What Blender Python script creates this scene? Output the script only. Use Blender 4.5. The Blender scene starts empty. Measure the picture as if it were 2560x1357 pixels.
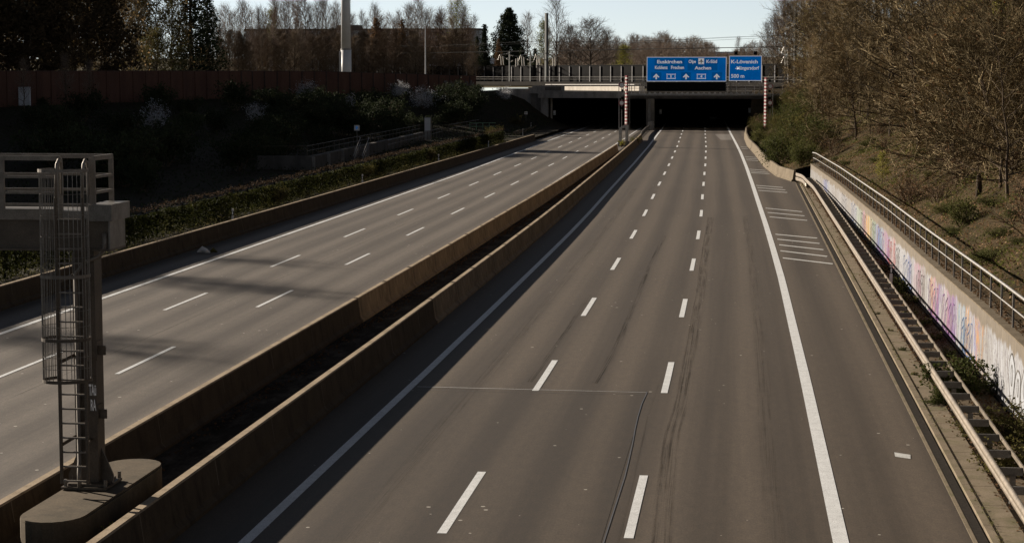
import bpy, math, random
import numpy as np
from mathutils import Vector, Matrix

S = bpy.context.scene
C = S.collection
R = math.radians
rnd = random.Random(7)

# ------------------------------------------------------------------ camera, sky, sun, exposure
cam = bpy.data.objects.new('camera', bpy.data.cameras.new('camera'))
C.objects.link(cam)
cam.location = (0, 0, 9.0)
cam.rotation_euler = (R(90 - 5.5935), 0, R(6.5582))
cam.data.lens = 70.0
cam.data.sensor_width = 36.0
cam.data.clip_start = 0.5
cam.data.clip_end = 9000
S.camera = cam

SUN_EL, SUN_AZ = 18.5, 31.0            # azimuth: degrees beyond straight left of the road
sd = Vector((-math.cos(R(SUN_AZ)) * math.cos(R(SUN_EL)), math.sin(R(SUN_AZ)) * math.cos(R(SUN_EL)), math.sin(R(SUN_EL))))
W = bpy.data.worlds.new('World')
S.world = W
W.use_nodes = True
wn = W.node_tree.nodes
sky = wn.new('ShaderNodeTexSky')
sky.sky_type = 'NISHITA'
sky.sun_disc = False
sky.sun_elevation = R(SUN_EL)
sky.sun_rotation = math.atan2(sd.x, sd.y)
sky.altitude = 50
sky.air_density = 0.5
sky.dust_density = 0.0
sky.ozone_density = 0.4
_l = W.node_tree.links
_hs = wn.new('ShaderNodeHueSaturation')            # thin white spring haze: a paler blue than clear air
_hs.inputs['Saturation'].default_value = 0.5
_l.new(sky.outputs[0], _hs.inputs['Color'])
_tc = wn.new('ShaderNodeTexCoord')
_sx = wn.new('ShaderNodeSeparateXYZ')
_l.new(_tc.outputs['Generated'], _sx.inputs[0])
_mr = wn.new('ShaderNodeMapRange')                 # the haze lies low: bright near the horizon, deep overhead
for _i, _v in enumerate((0.05, 0.30, 1.0, 0.42)):
    _mr.inputs[_i + 1].default_value = _v
_l.new(_sx.outputs[2], _mr.inputs[0])
_vm = wn.new('ShaderNodeVectorMath')
_vm.operation = 'SCALE'
_l.new(_hs.outputs[0], _vm.inputs[0])
_l.new(_mr.outputs[0], _vm.inputs['Scale'])
_l.new(_vm.outputs[0], wn['Background'].inputs[0])
wn['Background'].inputs[1].default_value = 0.05
sun = bpy.data.objects.new('sun', bpy.data.lights.new('sun', 'SUN'))
C.objects.link(sun)
sun.data.energy = 5.0
sun.data.angle = R(0.5)
sun.data.color = (1.0, 0.885, 0.745)
sun.rotation_euler = sd.to_track_quat('Z', 'Y').to_euler()
sun.location = (-60, 40, 60)
S.view_settings.view_transform = 'Standard'
S.view_settings.look = 'None'
S.view_settings.exposure = 1.08
S.view_settings.gamma = 1.0

# ------------------------------------------------------------------ helpers: materials
def _new(name):
    m = bpy.data.materials.new(name)
    m.use_nodes = True
    nt = m.node_tree
    return m, nt, nt.nodes['Principled BSDF']

def N(nt, t, **kw):
    n = nt.nodes.new(t)
    for k, v in kw.items():
        setattr(n, k, v)
    return n

def ramp(nt, fac, stops):
    r = N(nt, 'ShaderNodeValToRGB')
    e = r.color_ramp.elements
    while len(e) > 1:
        e.remove(e[-1])
    e[0].position = stops[0][0]
    e[0].color = (*stops[0][1], 1)
    for p, c in stops[1:]:
        x = e.new(p)
        x.color = (*c, 1)
    nt.links.new(fac, r.inputs[0])
    return r.outputs[0]

def noise(nt, vec, scale, detail=5, rough=0.6, stretch=None, loc=(0, 0, 0)):
    mp = N(nt, 'ShaderNodeMapping')
    mp.inputs['Scale'].default_value = stretch or (1, 1, 1)
    mp.inputs['Location'].default_value = loc
    nt.links.new(vec, mp.inputs[0])
    n = N(nt, 'ShaderNodeTexNoise')
    n.inputs['Scale'].default_value = scale
    n.inputs['Detail'].default_value = detail
    n.inputs['Roughness'].default_value = rough
    nt.links.new(mp.outputs[0], n.inputs['Vector'])
    return n.outputs[0]

def mix(nt, f, a, b, mode='MIX'):
    n = N(nt, 'ShaderNodeMix', data_type='RGBA', blend_type=mode)
    for s, v in ((n.inputs['Factor'], f), (n.inputs['A'], a), (n.inputs['B'], b)):
        if isinstance(v, (int, float)):
            s.default_value = v
        elif isinstance(v, tuple):
            s.default_value = (*v, 1)
        else:
            nt.links.new(v, s)
    return n.outputs['Result']

def mth(nt, op, a, b=0.0, c=None):
    n = N(nt, 'ShaderNodeMath', operation=op)
    for i, v in enumerate((a, b) if c is None else (a, b, c)):
        if isinstance(v, (int, float)):
            n.inputs[i].default_value = v
        else:
            nt.links.new(v, n.inputs[i])
    return n.outputs[0]

def mapr(nt, v, a, b, c=0.0, d=1.0):
    n = N(nt, 'ShaderNodeMapRange')
    n.clamp = True
    for i, x in enumerate((a, b, c, d)):
        n.inputs[i + 1].default_value = x
    nt.links.new(v, n.inputs[0])
    return n.outputs[0]

def coord(nt, which='Object'):
    return N(nt, 'ShaderNodeTexCoord').outputs[which]

def bump(nt, bs, h, strength, dist=0.02):
    b = N(nt, 'ShaderNodeBump')
    b.inputs['Strength'].default_value = strength
    b.inputs['Distance'].default_value = dist
    nt.links.new(h, b.inputs['Height'])
    nt.links.new(b.outputs[0], bs.inputs['Normal'])

def simple(name, c1, c2=None, scale=3.0, rough=0.8, metal=0.0, stretch=None, bmp=0.0, lo=0.35, hi=0.65, fine=0.25):
    """surface whose colour wanders between two tones, with a fine grain on top"""
    m, nt, bs = _new(name)
    c2 = c2 or tuple(x * 0.7 for x in c1)
    co = coord(nt)
    n1 = noise(nt, co, scale, 6, 0.65, stretch)
    f = mapr(nt, n1, lo, hi)
    col = mix(nt, f, c1, c2)
    n2 = noise(nt, co, scale * 14, 3, 0.6)
    g = mapr(nt, n2, 0.3, 0.7, 1 - fine, 1 + fine)
    col = mix(nt, 1.0, col, g, 'MULTIPLY')
    nt.links.new(col, bs.inputs['Base Color'])
    bs.inputs['Roughness'].default_value = rough
    bs.inputs['Specular IOR Level'].default_value = 0.06 if rough > 0.68 else 0.4
    bs.inputs['Metallic'].default_value = metal
    if bmp:
        bump(nt, bs, n2, bmp)
    return m

def leafmat(name, cols, trans=0.35, rough=0.6, scale=0.9):
    """leaves or twigs: colour changes from clump to clump and from copy to copy; thin leaves let some light through"""
    m, nt, bs = _new(name)
    co = coord(nt)
    oi = N(nt, 'ShaderNodeObjectInfo')
    n1 = noise(nt, co, scale, 3, 0.7)
    n2 = noise(nt, co, scale * 9, 2, 0.6, loc=(3, 7, 1))
    a = mth(nt, 'ADD', mth(nt, 'MULTIPLY', n1, 0.55), mth(nt, 'MULTIPLY', n2, 0.55))
    a = mth(nt, 'ADD', a, mth(nt, 'MULTIPLY', mth(nt, 'SUBTRACT', oi.outputs['Random'], 0.5), 0.25))
    k = len(cols)
    col = ramp(nt, a, [(0.3 + 0.45 * i / max(1, k - 1), c) for i, c in enumerate(cols)])
    nt.links.new(col, bs.inputs['Base Color'])
    bs.inputs['Roughness'].default_value = 0.8
    bs.inputs['Specular IOR Level'].default_value = 0.05
    if trans:
        tr = N(nt, 'ShaderNodeBsdfTranslucent')
        nt.links.new(col, tr.inputs[0])
        ms = N(nt, 'ShaderNodeMixShader')
        ms.inputs[0].default_value = trans
        nt.links.new(bs.outputs[0], ms.inputs[1])
        nt.links.new(tr.outputs[0], ms.inputs[2])
        nt.links.new(ms.outputs[0], nt.nodes['Material Output'].inputs[0])
    return m

def concrete(name, c1, c2, stain, sx=2.2, rough=0.85, sv=0.35, amount=0.8):
    """concrete with run-down vertical stains"""
    m, nt, bs = _new(name)
    co = coord(nt)
    n1 = noise(nt, co, 1.1, 6, 0.65)
    col = mix(nt, mapr(nt, n1, 0.3, 0.7), c1, c2)
    st = noise(nt, co, sx, 5, 0.7, (1, 1, sv))
    col = mix(nt, mapr(nt, st, 0.48, 0.7, 0, amount), col, stain)
    n2 = noise(nt, co, 28, 4, 0.7)
    col = mix(nt, 1.0, col, mapr(nt, n2, 0.3, 0.7, 0.75, 1.25), 'MULTIPLY')
    nt.links.new(col, bs.inputs['Base Color'])
    bs.inputs['Roughness'].default_value = rough
    bs.inputs['Specular IOR Level'].default_value = 0.1
    bump(nt, bs, n2, 0.25, 0.01)
    return m

def asphalt(name, dark, light, period, phase, specks=True, mul=1.0):
    """asphalt: u runs across the carriageway, v along it (metres); wheel tracks, long streaks, grain, pale chips"""
    m, nt, bs = _new(name)
    uv = coord(nt, 'UV')
    sep = N(nt, 'ShaderNodeSeparateXYZ')
    nt.links.new(uv, sep.inputs[0])
    u = sep.outputs[0]
    wob = noise(nt, uv, 1.0, 2, 0.5, (0.15, 0.02, 1))
    uu = mth(nt, 'ADD', u, mth(nt, 'MULTIPLY', wob, 0.6))
    w = mth(nt, 'SINE', mth(nt, 'MULTIPLY', mth(nt, 'ADD', uu, phase), 2 * math.pi / period))
    streak = noise(nt, uv, 1.0, 5, 0.6, (1.3, 0.012, 1))
    streak2 = noise(nt, uv, 1.0, 4, 0.65, (6.0, 0.05, 1), (4, 2, 0))
    patch = noise(nt, uv, 1.0, 4, 0.6, (0.22, 0.05, 1), (9, 3, 0))
    a = mth(nt, 'ADD', mth(nt, 'MULTIPLY', w, 0.17), mth(nt, 'MULTIPLY', streak, 0.66))
    a = mth(nt, 'ADD', a, mth(nt, 'MULTIPLY', streak2, 0.22))
    a = mth(nt, 'ADD', a, mth(nt, 'MULTIPLY', patch, 0.30))
    f = mapr(nt, a, 0.38, 0.80)
    col = mix(nt, f, dark, light)
    g1 = noise(nt, uv, 1.0, 5, 0.8, (5, 1.6, 1))
    g2 = noise(nt, uv, 1.0, 3, 0.85, (26, 9, 1))
    col = mix(nt, 1.0, col, mapr(nt, g1, 0.3, 0.7, 0.80, 1.20), 'MULTIPLY')
    col = mix(nt, 1.0, col, mapr(nt, g2, 0.25, 0.75, 0.55 * mul, 1.45 * mul), 'MULTIPLY')
    if specks:
        vo = N(nt, 'ShaderNodeTexVoronoi')
        vo.inputs['Scale'].default_value = 1.6
        nt.links.new(uv, vo.inputs['Vector'])
        gate = noise(nt, uv, 0.25, 3, 0.6, loc=(2, 5, 0))
        sp = mth(nt, 'LESS_THAN', vo.outputs['Distance'], mth(nt, 'MULTIPLY', mapr(nt, gate, 0.40, 0.65), 0.085))
        col = mix(nt, mth(nt, 'MULTIPLY', sp, 0.8), col, (0.42, 0.39, 0.34))
    nt.links.new(col, bs.inputs['Base Color'])
    bs.inputs['Roughness'].default_value = 0.72
    bs.inputs['Specular IOR Level'].default_value = 0.35
    bump(nt, bs, g2, 0.35, 0.01)
    return m

def paint(name, c, wear=0.55):
    m, nt, bs = _new(name)
    co = coord(nt)
    n1 = noise(nt, co, 3.0, 5, 0.7)
    n2 = noise(nt, co, 38.0, 3, 0.8)
    col = mix(nt, mapr(nt, n1, 0.35, 0.7), c, tuple(x * 0.78 for x in c))
    col = mix(nt, mapr(nt, n2, 0.52, 0.68, 0, wear), col, (0.12, 0.105, 0.09))
    nt.links.new(col, bs.inputs['Base Color'])
    bs.inputs['Roughness'].default_value = 0.6
    return m

# ------------------------------------------------------------------ helpers: meshes and objects
class MB:
    def __init__(s):
        s.v, s.f = [], []

    def quad(s, *p):
        n = len(s.v)
        s.v += [tuple(x) for x in p]
        s.f.append(tuple(range(n, n + len(p))))

    def box(s, x0, x1, y0, y1, z0, z1):
        n = len(s.v)
        s.v += [(x0, y0, z0), (x1, y0, z0), (x1, y1, z0), (x0, y1, z0), (x0, y0, z1), (x1, y0, z1), (x1, y1, z1), (x0, y1, z1)]
        for q in ((0, 3, 2, 1), (4, 5, 6, 7), (0, 1, 5, 4), (1, 2, 6, 5), (2, 3, 7, 6), (3, 0, 4, 7)):
            s.f.append(tuple(n + i for i in q))
        return s

    def bar(s, p0, p1, w, h, up=(0, 0, 1)):
        """rectangular bar between two points; w across, h along up"""
        p0, p1 = Vector(p0), Vector(p1)
        d = (p1 - p0).normalized()
        u = Vector(up)
        if abs(d.dot(u)) > 0.99:
            u = Vector((0, 1, 0))
        a = d.cross(u).normalized()
        b = a.cross(d).normalized()
        n = len(s.v)
        for p in (p0, p1):
            for i, j in ((-1, -1), (1, -1), (1, 1), (-1, 1)):
                s.v.append(tuple(p + a * (i * w / 2) + b * (j * h / 2)))
        s.f += [(n, n + 1, n + 2, n + 3), (n + 7, n + 6, n + 5, n + 4)]
        for i in range(4):
            j = (i + 1) % 4
            s.f.append((n + i, n + 4 + i, n + 4 + j, n + j))
        return s

    def tube(s, pts, r, n=6, cap=True):
        pts = [Vector(p) for p in pts]
        rr = r if isinstance(r, (list, tuple)) else [r] * len(pts)
        base = len(s.v)
        prev = None
        for i, p in enumerate(pts):
            d = (pts[min(i + 1, len(pts) - 1)] - pts[max(i - 1, 0)])
            if d.length < 1e-9:
                d = Vector((0, 0, 1))
            d.normalize()
            if prev is None:
                t = Vector((0, 0, 1)) if abs(d.z) < 0.9 else Vector((1, 0, 0))
                a = d.cross(t).normalized()
            else:
                a = (prev - d * prev.dot(d))
                a = a.normalized() if a.length > 1e-6 else d.orthogonal().normalized()
            prev = a
            b = d.cross(a)
            for k in range(n):
                t = 2 * math.pi * k / n
                s.v.append(tuple(p + (a * math.cos(t) + b * math.sin(t)) * rr[i]))
        for i in range(len(pts) - 1):
            for k in range(n):
                q = base + i * n
                s.f.append((q + k, q + (k + 1) % n, q + n + (k + 1) % n, q + n + k))
        if cap:
            s.f.append(tuple(base + k for k in reversed(range(n))))
            q = base + (len(pts) - 1) * n
            s.f.append(tuple(q + k for k in range(n)))
        return s

    def sweep(s, prof, path, cap=True, closed=True):
        """profile of (across, height) swept along a plan path of (x, y[, z]); across is to the right of travel"""
        n = len(prof)
        base = len(s.v)
        P = [Vector((p[0], p[1], p[2] if len(p) > 2 else 0)) for p in path]
        for i, p in enumerate(P):
            d = P[min(i + 1, len(P) - 1)] - P[max(i - 1, 0)]
            d.z = 0
            d.normalize()
            r = Vector((d.y, -d.x, 0))
            for a, z in prof:
                q = p + r * a
                s.v.append((q.x, q.y, q.z + z))
        m = n if closed else n - 1
        for i in range(len(P) - 1):
            q = base + i * n
            for k in range(m):
                j = (k + 1) % n
                s.f.append((q + k, q + n + k, q + n + j, q + j))
        if cap and closed:
            s.f.append(tuple(base + k for k in range(n)))
            q = base + (len(P) - 1) * n
            s.f.append(tuple(q + k for k in reversed(range(n))))
        return s

    def prism(s, poly, a0, a1, axis='z'):
        """polygon of 2-D points extruded along an axis: z: (x,y); y: (x,z); x: (y,z)"""
        n = len(poly)
        b = len(s.v)
        mk = {'z': lambda p, t: (p[0], p[1], t), 'y': lambda p, t: (p[0], t, p[1]), 'x': lambda p, t: (t, p[0], p[1])}[axis]
        for t in (a0, a1):
            for p in poly:
                s.v.append(mk(p, t))
        s.f.append(tuple(b + i for i in reversed(range(n))))
        s.f.append(tuple(b + n + i for i in range(n)))
        for i in range(n):
            j = (i + 1) % n
            s.f.append((b + i, b + j, b + n + j, b + n + i))
        return s

    def mesh(s, name, mat, off=(0, 0, 0), smooth=False):
        me = bpy.data.meshes.new(name)
        o = off
        me.from_pydata([(a - o[0], b - o[1], c - o[2]) for a, b, c in s.v], [], s.f)
        me.materials.append(mat)
        if smooth:
            me.polygons.foreach_set('use_smooth', [True] * len(me.polygons))
        me.update()
        return me

    def build(s, name, mat, parent=None, world=False, smooth=False, origin=(0, 0, 0)):
        off = tuple(parent.location) if (parent and world) else origin
        o = bpy.data.objects.new(name, s.mesh(name, mat, off, smooth))
        C.objects.link(o)
        if parent:
            o.parent = parent
        else:
            o.location = origin
        return o

def tag(o, label=None, cat=None, group=None, kind=None):
    for k, v in (('label', label), ('category', cat), ('group', group), ('kind', kind)):
        if v:
            o[k] = v
    return o

def thing(name, label, cat, loc=(0, 0, 0), rz=0, group=None):
    o = bpy.data.objects.new(name, None)
    o.empty_display_size = 0.3
    C.objects.link(o)
    o.location = loc
    o.rotation_euler = (0, 0, rz)
    return tag(o, label, cat, group)

def struct(name, mb, mat, label=None, smooth=False):
    o = mb.build(name, mat, smooth=smooth)
    o['kind'] = 'structure'
    if label:
        o['label'] = label
    return o

def dup(src, loc, rz=0.0, sc=(1, 1, 1), label=None, cat=None, group=None, tilt=(0, 0)):
    """copy of a thing together with its parts and sub-parts (mesh data shared)"""
    def rec(o, par):
        c = o.copy()
        C.objects.link(c)
        if par:
            c.parent = par
        for ch in o.children:
            rec(ch, c)
        return c
    r = rec(src, None)
    r.location = loc
    r.rotation_euler = (tilt[0], tilt[1], rz)
    r.scale = sc
    return tag(r, label, cat, group)

def np_mesh(name, V, F, mat):
    me = bpy.data.meshes.new(name)
    k = F.shape[1]
    me.vertices.add(len(V))
    me.vertices.foreach_set('co', np.ascontiguousarray(V, np.float32).ravel())
    me.loops.add(F.size)
    me.loops.foreach_set('vertex_index', np.ascontiguousarray(F, np.int32).ravel())
    me.polygons.add(len(F))
    me.polygons.foreach_set('loop_start', np.arange(0, F.size, k, dtype=np.int32))
    me.update(calc_edges=True)
    me.materials.append(mat)
    return me

def leaf_mesh(name, P, size, mat, seed=1, aspect=0.6, flat=0.0):
    """many small pointed leaves, one at each point of P, turned every way (flat > 0 lays them down)"""
    g = np.random.default_rng(seed)
    n = len(P)
    a = g.normal(size=(n, 3))
    b = g.normal(size=(n, 3))
    if flat:
        a[:, 2] *= 1 - flat
        b[:, 2] *= 1 - flat
    a /= np.linalg.norm(a, axis=1, keepdims=True)
    b -= a * (a * b).sum(1, keepdims=True)
    b /= np.linalg.norm(b, axis=1, keepdims=True) + 1e-9
    s = (size * g.uniform(0.6, 1.4, n))[:, None]
    V = np.stack([P - a * s / 2, P + b * s * aspect / 2, P + a * s / 2, P - b * s * aspect / 2], 1).reshape(-1, 3)
    return np_mesh(name, V, np.arange(4 * n).reshape(n, 4), mat)

def link(name, me, parent=None, loc=(0, 0, 0)):
    o = bpy.data.objects.new(name, me)
    C.objects.link(o)
    o.location = loc
    if parent:
        o.parent = parent
    return o

def lerp_tab(tab):
    xs = [a for a, _ in tab]
    ys = [b for _, b in tab]
    return lambda y: float(np.interp(y, xs, ys))

def smooth01(a, b, x):
    t = min(1, max(0, (x - a) / (b - a)))
    return t * t * (3 - 2 * t)

def text_mesh(txt, mat, width=None, height=None, cap=None):
    """a word as a flat mesh; x = 0 at its left edge, y = 0 at its base line"""
    cu = bpy.data.curves.new('lettering', 'FONT')
    cu.body = txt
    cu.resolution_u = 3
    cu.offset = 0.028
    ob = bpy.data.objects.new('lettering', cu)
    C.objects.link(ob)
    dg = bpy.context.evaluated_depsgraph_get()
    me = bpy.data.meshes.new_from_object(ob.evaluated_get(dg))
    bpy.data.objects.remove(ob)
    bpy.data.curves.remove(cu)
    co = np.array([v.co[:] for v in me.vertices])
    x0, x1 = co[:, 0].min(), co[:, 0].max()
    sx = width / (x1 - x0)
    sy = cap / 0.70
    co[:, 0] = (co[:, 0] - x0) * sx
    co[:, 1] *= sy
    V = np.stack([co[:, 0], np.zeros(len(co)), co[:, 1]], 1)
    me.vertices.foreach_set('co', V.astype(np.float32).ravel())
    me.materials.clear()
    me.materials.append(mat)
    me.update()
    return me

# ------------------------------------------------------------------ materials
M = {}
M['road_r'] = asphalt('asphalt_brown', (0.0375, 0.0255, 0.0148), (0.0780, 0.0580, 0.0395), 1.85, 0.55)
M['road_l'] = asphalt('asphalt_grey', (0.0450, 0.0335, 0.0235), (0.1050, 0.0855, 0.0670), 1.65, 0.3)
M['patch'] = asphalt('asphalt_patch', (0.0300, 0.0200, 0.0112), (0.0610, 0.0445, 0.0290), 1.85, 0.55)
M['pale_patch'] = asphalt('asphalt_pale', (0.12, 0.105, 0.09), (0.17, 0.15, 0.13), 1.85, 0.5, False)
M['paint'] = paint('road_paint', (0.70, 0.71, 0.71), 0.75)
M['paint_thin'] = paint('road_paint_worn', (0.56, 0.56, 0.54), 0.85)
M['blue_paint'] = paint('blue_joint_line', (0.060, 0.066, 0.082), 0.8)
M['tar'] = simple('tar', (0.034, 0.027, 0.020), (0.072, 0.059, 0.047), 5, 0.6)
M['soil'] = simple('median_soil', (0.018, 0.014, 0.010), (0.085, 0.072, 0.060), 0.9, 0.95, stretch=(1.6, 0.55, 1), lo=0.45, hi=0.72, bmp=0.6)
M['verge'] = simple('dirt_verge', (0.085, 0.063, 0.042), (0.14, 0.11, 0.075), 1.4, 0.95, bmp=0.5)
M['gutter'] = concrete('gutter_concrete', (0.21, 0.17, 0.12), (0.15, 0.12, 0.085), (0.10, 0.095, 0.045), 1.2, sv=1)
M['drain'] = simple('drain_grate', (0.040, 0.034, 0.028), (0.020, 0.017, 0.014), 9, 0.7)
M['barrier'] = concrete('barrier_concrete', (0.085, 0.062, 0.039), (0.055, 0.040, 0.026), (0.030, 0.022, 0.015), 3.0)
M['barrier_lit_top'] = concrete('barrier_lit_top_concrete', (0.36, 0.285, 0.20), (0.27, 0.212, 0.145), (0.17, 0.13, 0.085), 1.6, sv=1)
M['barrier_mid'] = concrete('precast_concrete', (0.27, 0.205, 0.135), (0.175, 0.132, 0.088), (0.07, 0.053, 0.035), 2.4)
M['barrier_pale'] = concrete('barrier_concrete_pale', (0.17, 0.138, 0.098), (0.115, 0.092, 0.063), (0.075, 0.058, 0.038), 1.6, sv=0.25)
M['conc'] = concrete('portal_concrete', (0.30, 0.28, 0.26), (0.22, 0.205, 0.19), (0.11, 0.10, 0.09), 0.9)
M['conc_white'] = concrete('white_concrete', (0.52, 0.48, 0.42), (0.44, 0.40, 0.35), (0.26, 0.23, 0.19), 0.7, amount=0.5)
M['conc_dark'] = concrete('dark_concrete', (0.13, 0.12, 0.11), (0.09, 0.083, 0.075), (0.05, 0.046, 0.042), 0.6)
M['plinth'] = concrete('plinth_concrete', (0.13, 0.102, 0.07), (0.085, 0.067, 0.046), (0.06, 0.05, 0.035), 1.5)
M['tunnel'] = simple('tunnel_lining', (0.09, 0.082, 0.072), (0.06, 0.055, 0.048), 0.6, 0.9)
M['steel'] = simple('painted_steel', (0.095, 0.074, 0.053), (0.058, 0.044, 0.031), 2.2, 0.55, 0.1)
M['galv'] = simple('galvanised_steel', (0.40, 0.385, 0.36), (0.27, 0.255, 0.235), 4, 0.42, 0.55)
M['galv_fg'] = simple('walkway_steel', (0.19, 0.165, 0.138), (0.12, 0.103, 0.085), 4, 0.5, 0.3)
M['galv_dark'] = simple('weathered_zinc', (0.22, 0.205, 0.185), (0.14, 0.128, 0.112), 3, 0.5, 0.4)
for _n, _c in (('tag_blue', (.05, .09, .20)), ('tag_purple', (.11, .045, .15)), ('tag_dark', (.035, .03, .03)), ('tag_red', (.26, .04, .03))):
    M[_n] = simple(_n, _c, tuple(x * .6 + .05 for x in _c), 2.5, 0.8, lo=.4, hi=.6)
M['wall_white'] = simple('graffiti_white', (0.30, 0.315, 0.34), (0.25, 0.255, 0.265), 2, 0.7)
M['rail'] = simple('rail_zinc', (0.24, 0.20, 0.155), (0.15, 0.125, 0.095), 1.6, 0.45, 0.35)
M['rust'] = simple('noise_wall_brown', (0.115, 0.060, 0.043), (0.082, 0.043, 0.032), 0.7, 0.85, stretch=(1, 1, 0.2))
M['rust_post'] = simple('wall_post', (0.075, 0.052, 0.045), (0.05, 0.035, 0.03), 2, 0.7)
M['wall_grey'] = simple('track_wall_panel', (0.010, 0.0095, 0.0095), (0.006, 0.006, 0.006), 0.8, 0.85)
M['wall_post'] = simple('track_wall_post', (0.22, 0.215, 0.215), (0.14, 0.135, 0.135), 1.5, 0.6)
M['bark'] = simple('bark', (0.115, 0.088, 0.064), (0.066, 0.050, 0.036), 2.5, 0.9, stretch=(1, 1, 0.3))
M['bark_pale'] = simple('bark_pale', (0.26, 0.205, 0.14), (0.15, 0.115, 0.078), 2.5, 0.9, stretch=(1, 1, 0.3))
M['bark_dark'] = simple('bark_dark', (0.060, 0.046, 0.034), (0.035, 0.027, 0.020), 2.5, 0.9, stretch=(1, 1, 0.3))
M['twig'] = leafmat('twigs', [(0.075, 0.053, 0.036), (0.125, 0.090, 0.060), (0.19, 0.145, 0.10)], 0)
M['twig_gold'] = leafmat('twigs_golden', [(0.022, 0.016, 0.007), (0.095, 0.070, 0.034), (0.52, 0.41, 0.24)], 0, scale=1.6)
M['twig_red'] = leafmat('twigs_reddish', [(0.085, 0.052, 0.036), (0.14, 0.088, 0.060), (0.19, 0.135, 0.10)], 0)
M['twig_far'] = leafmat('twigs_far', [(0.10, 0.076, 0.058), (0.16, 0.122, 0.095), (0.22, 0.17, 0.135)], 0)
M['leaf_dark'] = leafmat('needles_dark', [(0.014, 0.019, 0.010), (0.028, 0.036, 0.018), (0.048, 0.058, 0.028)], 0.15)
M['leaf_green'] = leafmat('leaves_green', [(0.026, 0.034, 0.010), (0.060, 0.066, 0.020), (0.125, 0.120, 0.042)], 0.3)
M['leaf_olive'] = leafmat('leaves_olive', [(0.040, 0.038, 0.014), (0.075, 0.068, 0.022), (0.12, 0.105, 0.035)], 0.35)
M['leaf_lime'] = leafmat('leaves_lime', [(0.10, 0.11, 0.02), (0.19, 0.19, 0.035), (0.30, 0.27, 0.06)], 0.45)
M['leaf_brown'] = leafmat('leaves_dead', [(0.070, 0.042, 0.022), (0.13, 0.078, 0.042), (0.21, 0.135, 0.08)], 0.3)
M['litter'] = leafmat('leaf_litter', [(0.08, 0.047, 0.022), (0.20, 0.12, 0.06), (0.46, 0.33, 0.22)], 0.2, scale=3.0)
M['ivy'] = leafmat('ivy_leaves', [(0.040, 0.046, 0.012), (0.105, 0.110, 0.028), (0.26, 0.25, 0.09)], 0.3, scale=2.0)
M['leaf_shade'] = leafmat('leaves_withered_shaded', [(0.026, 0.024, 0.012), (0.046, 0.034, 0.018), (0.075, 0.050, 0.028)], 0.12)  # leaf colour darkened to stand for backlit shade
M['leaf_lit'] = leafmat('leaves_withered_lit', [(0.09, 0.075, 0.028), (0.17, 0.118, 0.054), (0.28, 0.185, 0.098)], 0.5)  # lit copy: light through the crown put into the colour
M['leaf_rust'] = leafmat('leaves_rust', [(0.10, 0.038, 0.014), (0.17, 0.068, 0.025), (0.24, 0.11, 0.045)], 0.35)
M['blossom'] = leafmat('blossom', [(0.22, 0.23, 0.25), (0.42, 0.43, 0.46), (0.66, 0.67, 0.69)], 0.3)
M['hedge'] = leafmat('hedge_leaves', [(0.012, 0.015, 0.005), (0.030, 0.034, 0.010), (0.060, 0.056, 0.018), (0.080, 0.052, 0.028)], 0.3, scale=0.5)
M['hedge_dry'] = leafmat('hedge_dry_twigs', [(0.035, 0.024, 0.014), (0.075, 0.050, 0.032), (0.16, 0.115, 0.08)], 0.2, scale=2.0)
M['grass'] = leafmat('grass', [(0.05, 0.055, 0.018), (0.10, 0.10, 0.035), (0.17, 0.14, 0.06)], 0.4)
M['bank_l'] = simple('bank_soil', (0.020, 0.019, 0.011), (0.032, 0.024, 0.015), 0.4, 0.95)
M['bank_r'] = simple('bank_leafmould', (0.062, 0.041, 0.021), (0.024, 0.019, 0.008), 0.5, 0.95, bmp=0.7)
M['field'] = simple('far_ground', (0.075, 0.070, 0.035), (0.095, 0.075, 0.045), 0.05, 0.95)
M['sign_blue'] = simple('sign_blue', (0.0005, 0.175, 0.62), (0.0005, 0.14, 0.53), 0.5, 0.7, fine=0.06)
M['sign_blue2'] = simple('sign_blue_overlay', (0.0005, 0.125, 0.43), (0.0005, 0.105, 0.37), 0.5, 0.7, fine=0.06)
M['sign_white'] = simple('sign_white', (0.86, 0.86, 0.86), (0.80, 0.80, 0.80), 2, 0.4, fine=0.05)
M['black'] = simple('matt_black', (0.010, 0.010, 0.010), (0.006, 0.006, 0.006), 2, 0.7, fine=0.1)
M['red'] = simple('signal_red', (0.26, 0.010, 0.022), (0.20, 0.008, 0.018), 2, 0.45, fine=0.1)
M['white'] = simple('white_paint', (0.66, 0.63, 0.60), (0.54, 0.51, 0.48), 3, 0.5, fine=0.08)
M['mast'] = simple('mast_white', (0.56, 0.56, 0.57), (0.48, 0.48, 0.49), 0.5, 0.5, fine=0.05)
M['bridge_dark'] = simple('bridge_edge_dark', (0.030, 0.026, 0.022), (0.018, 0.016, 0.014), 1.2, 0.85)
M['ballast'] = simple('ballast', (0.10, 0.085, 0.075), (0.06, 0.05, 0.045), 6, 0.95)
M['glass'] = simple('window_glass', (0.02, 0.022, 0.025), (0.035, 0.037, 0.04), 0.6, 0.12, fine=0.05)
M['plaster'] = simple('plaster', (0.42, 0.43, 0.445), (0.34, 0.35, 0.365), 0.3, 0.85, fine=0.05)
M['plaster_white'] = simple('plaster_white', (0.60, 0.60, 0.61), (0.52, 0.52, 0.53), 0.3, 0.85, fine=0.05)
M['far_wall_hazy'] = simple('far_wall_hazy', (0.42, 0.46, 0.52), (0.36, 0.40, 0.46), 0.05, 0.9, fine=0.03)  # distance haze put into the wall colour as pale blue
M['car'] = simple('car_paint', (0.020, 0.020, 0.022), (0.016, 0.016, 0.018), 2, 0.25, 0.3, fine=0.05)
M['green_metal'] = simple('green_railing', (0.20, 0.34, 0.22), (0.16, 0.28, 0.18), 2, 0.5)
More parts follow.
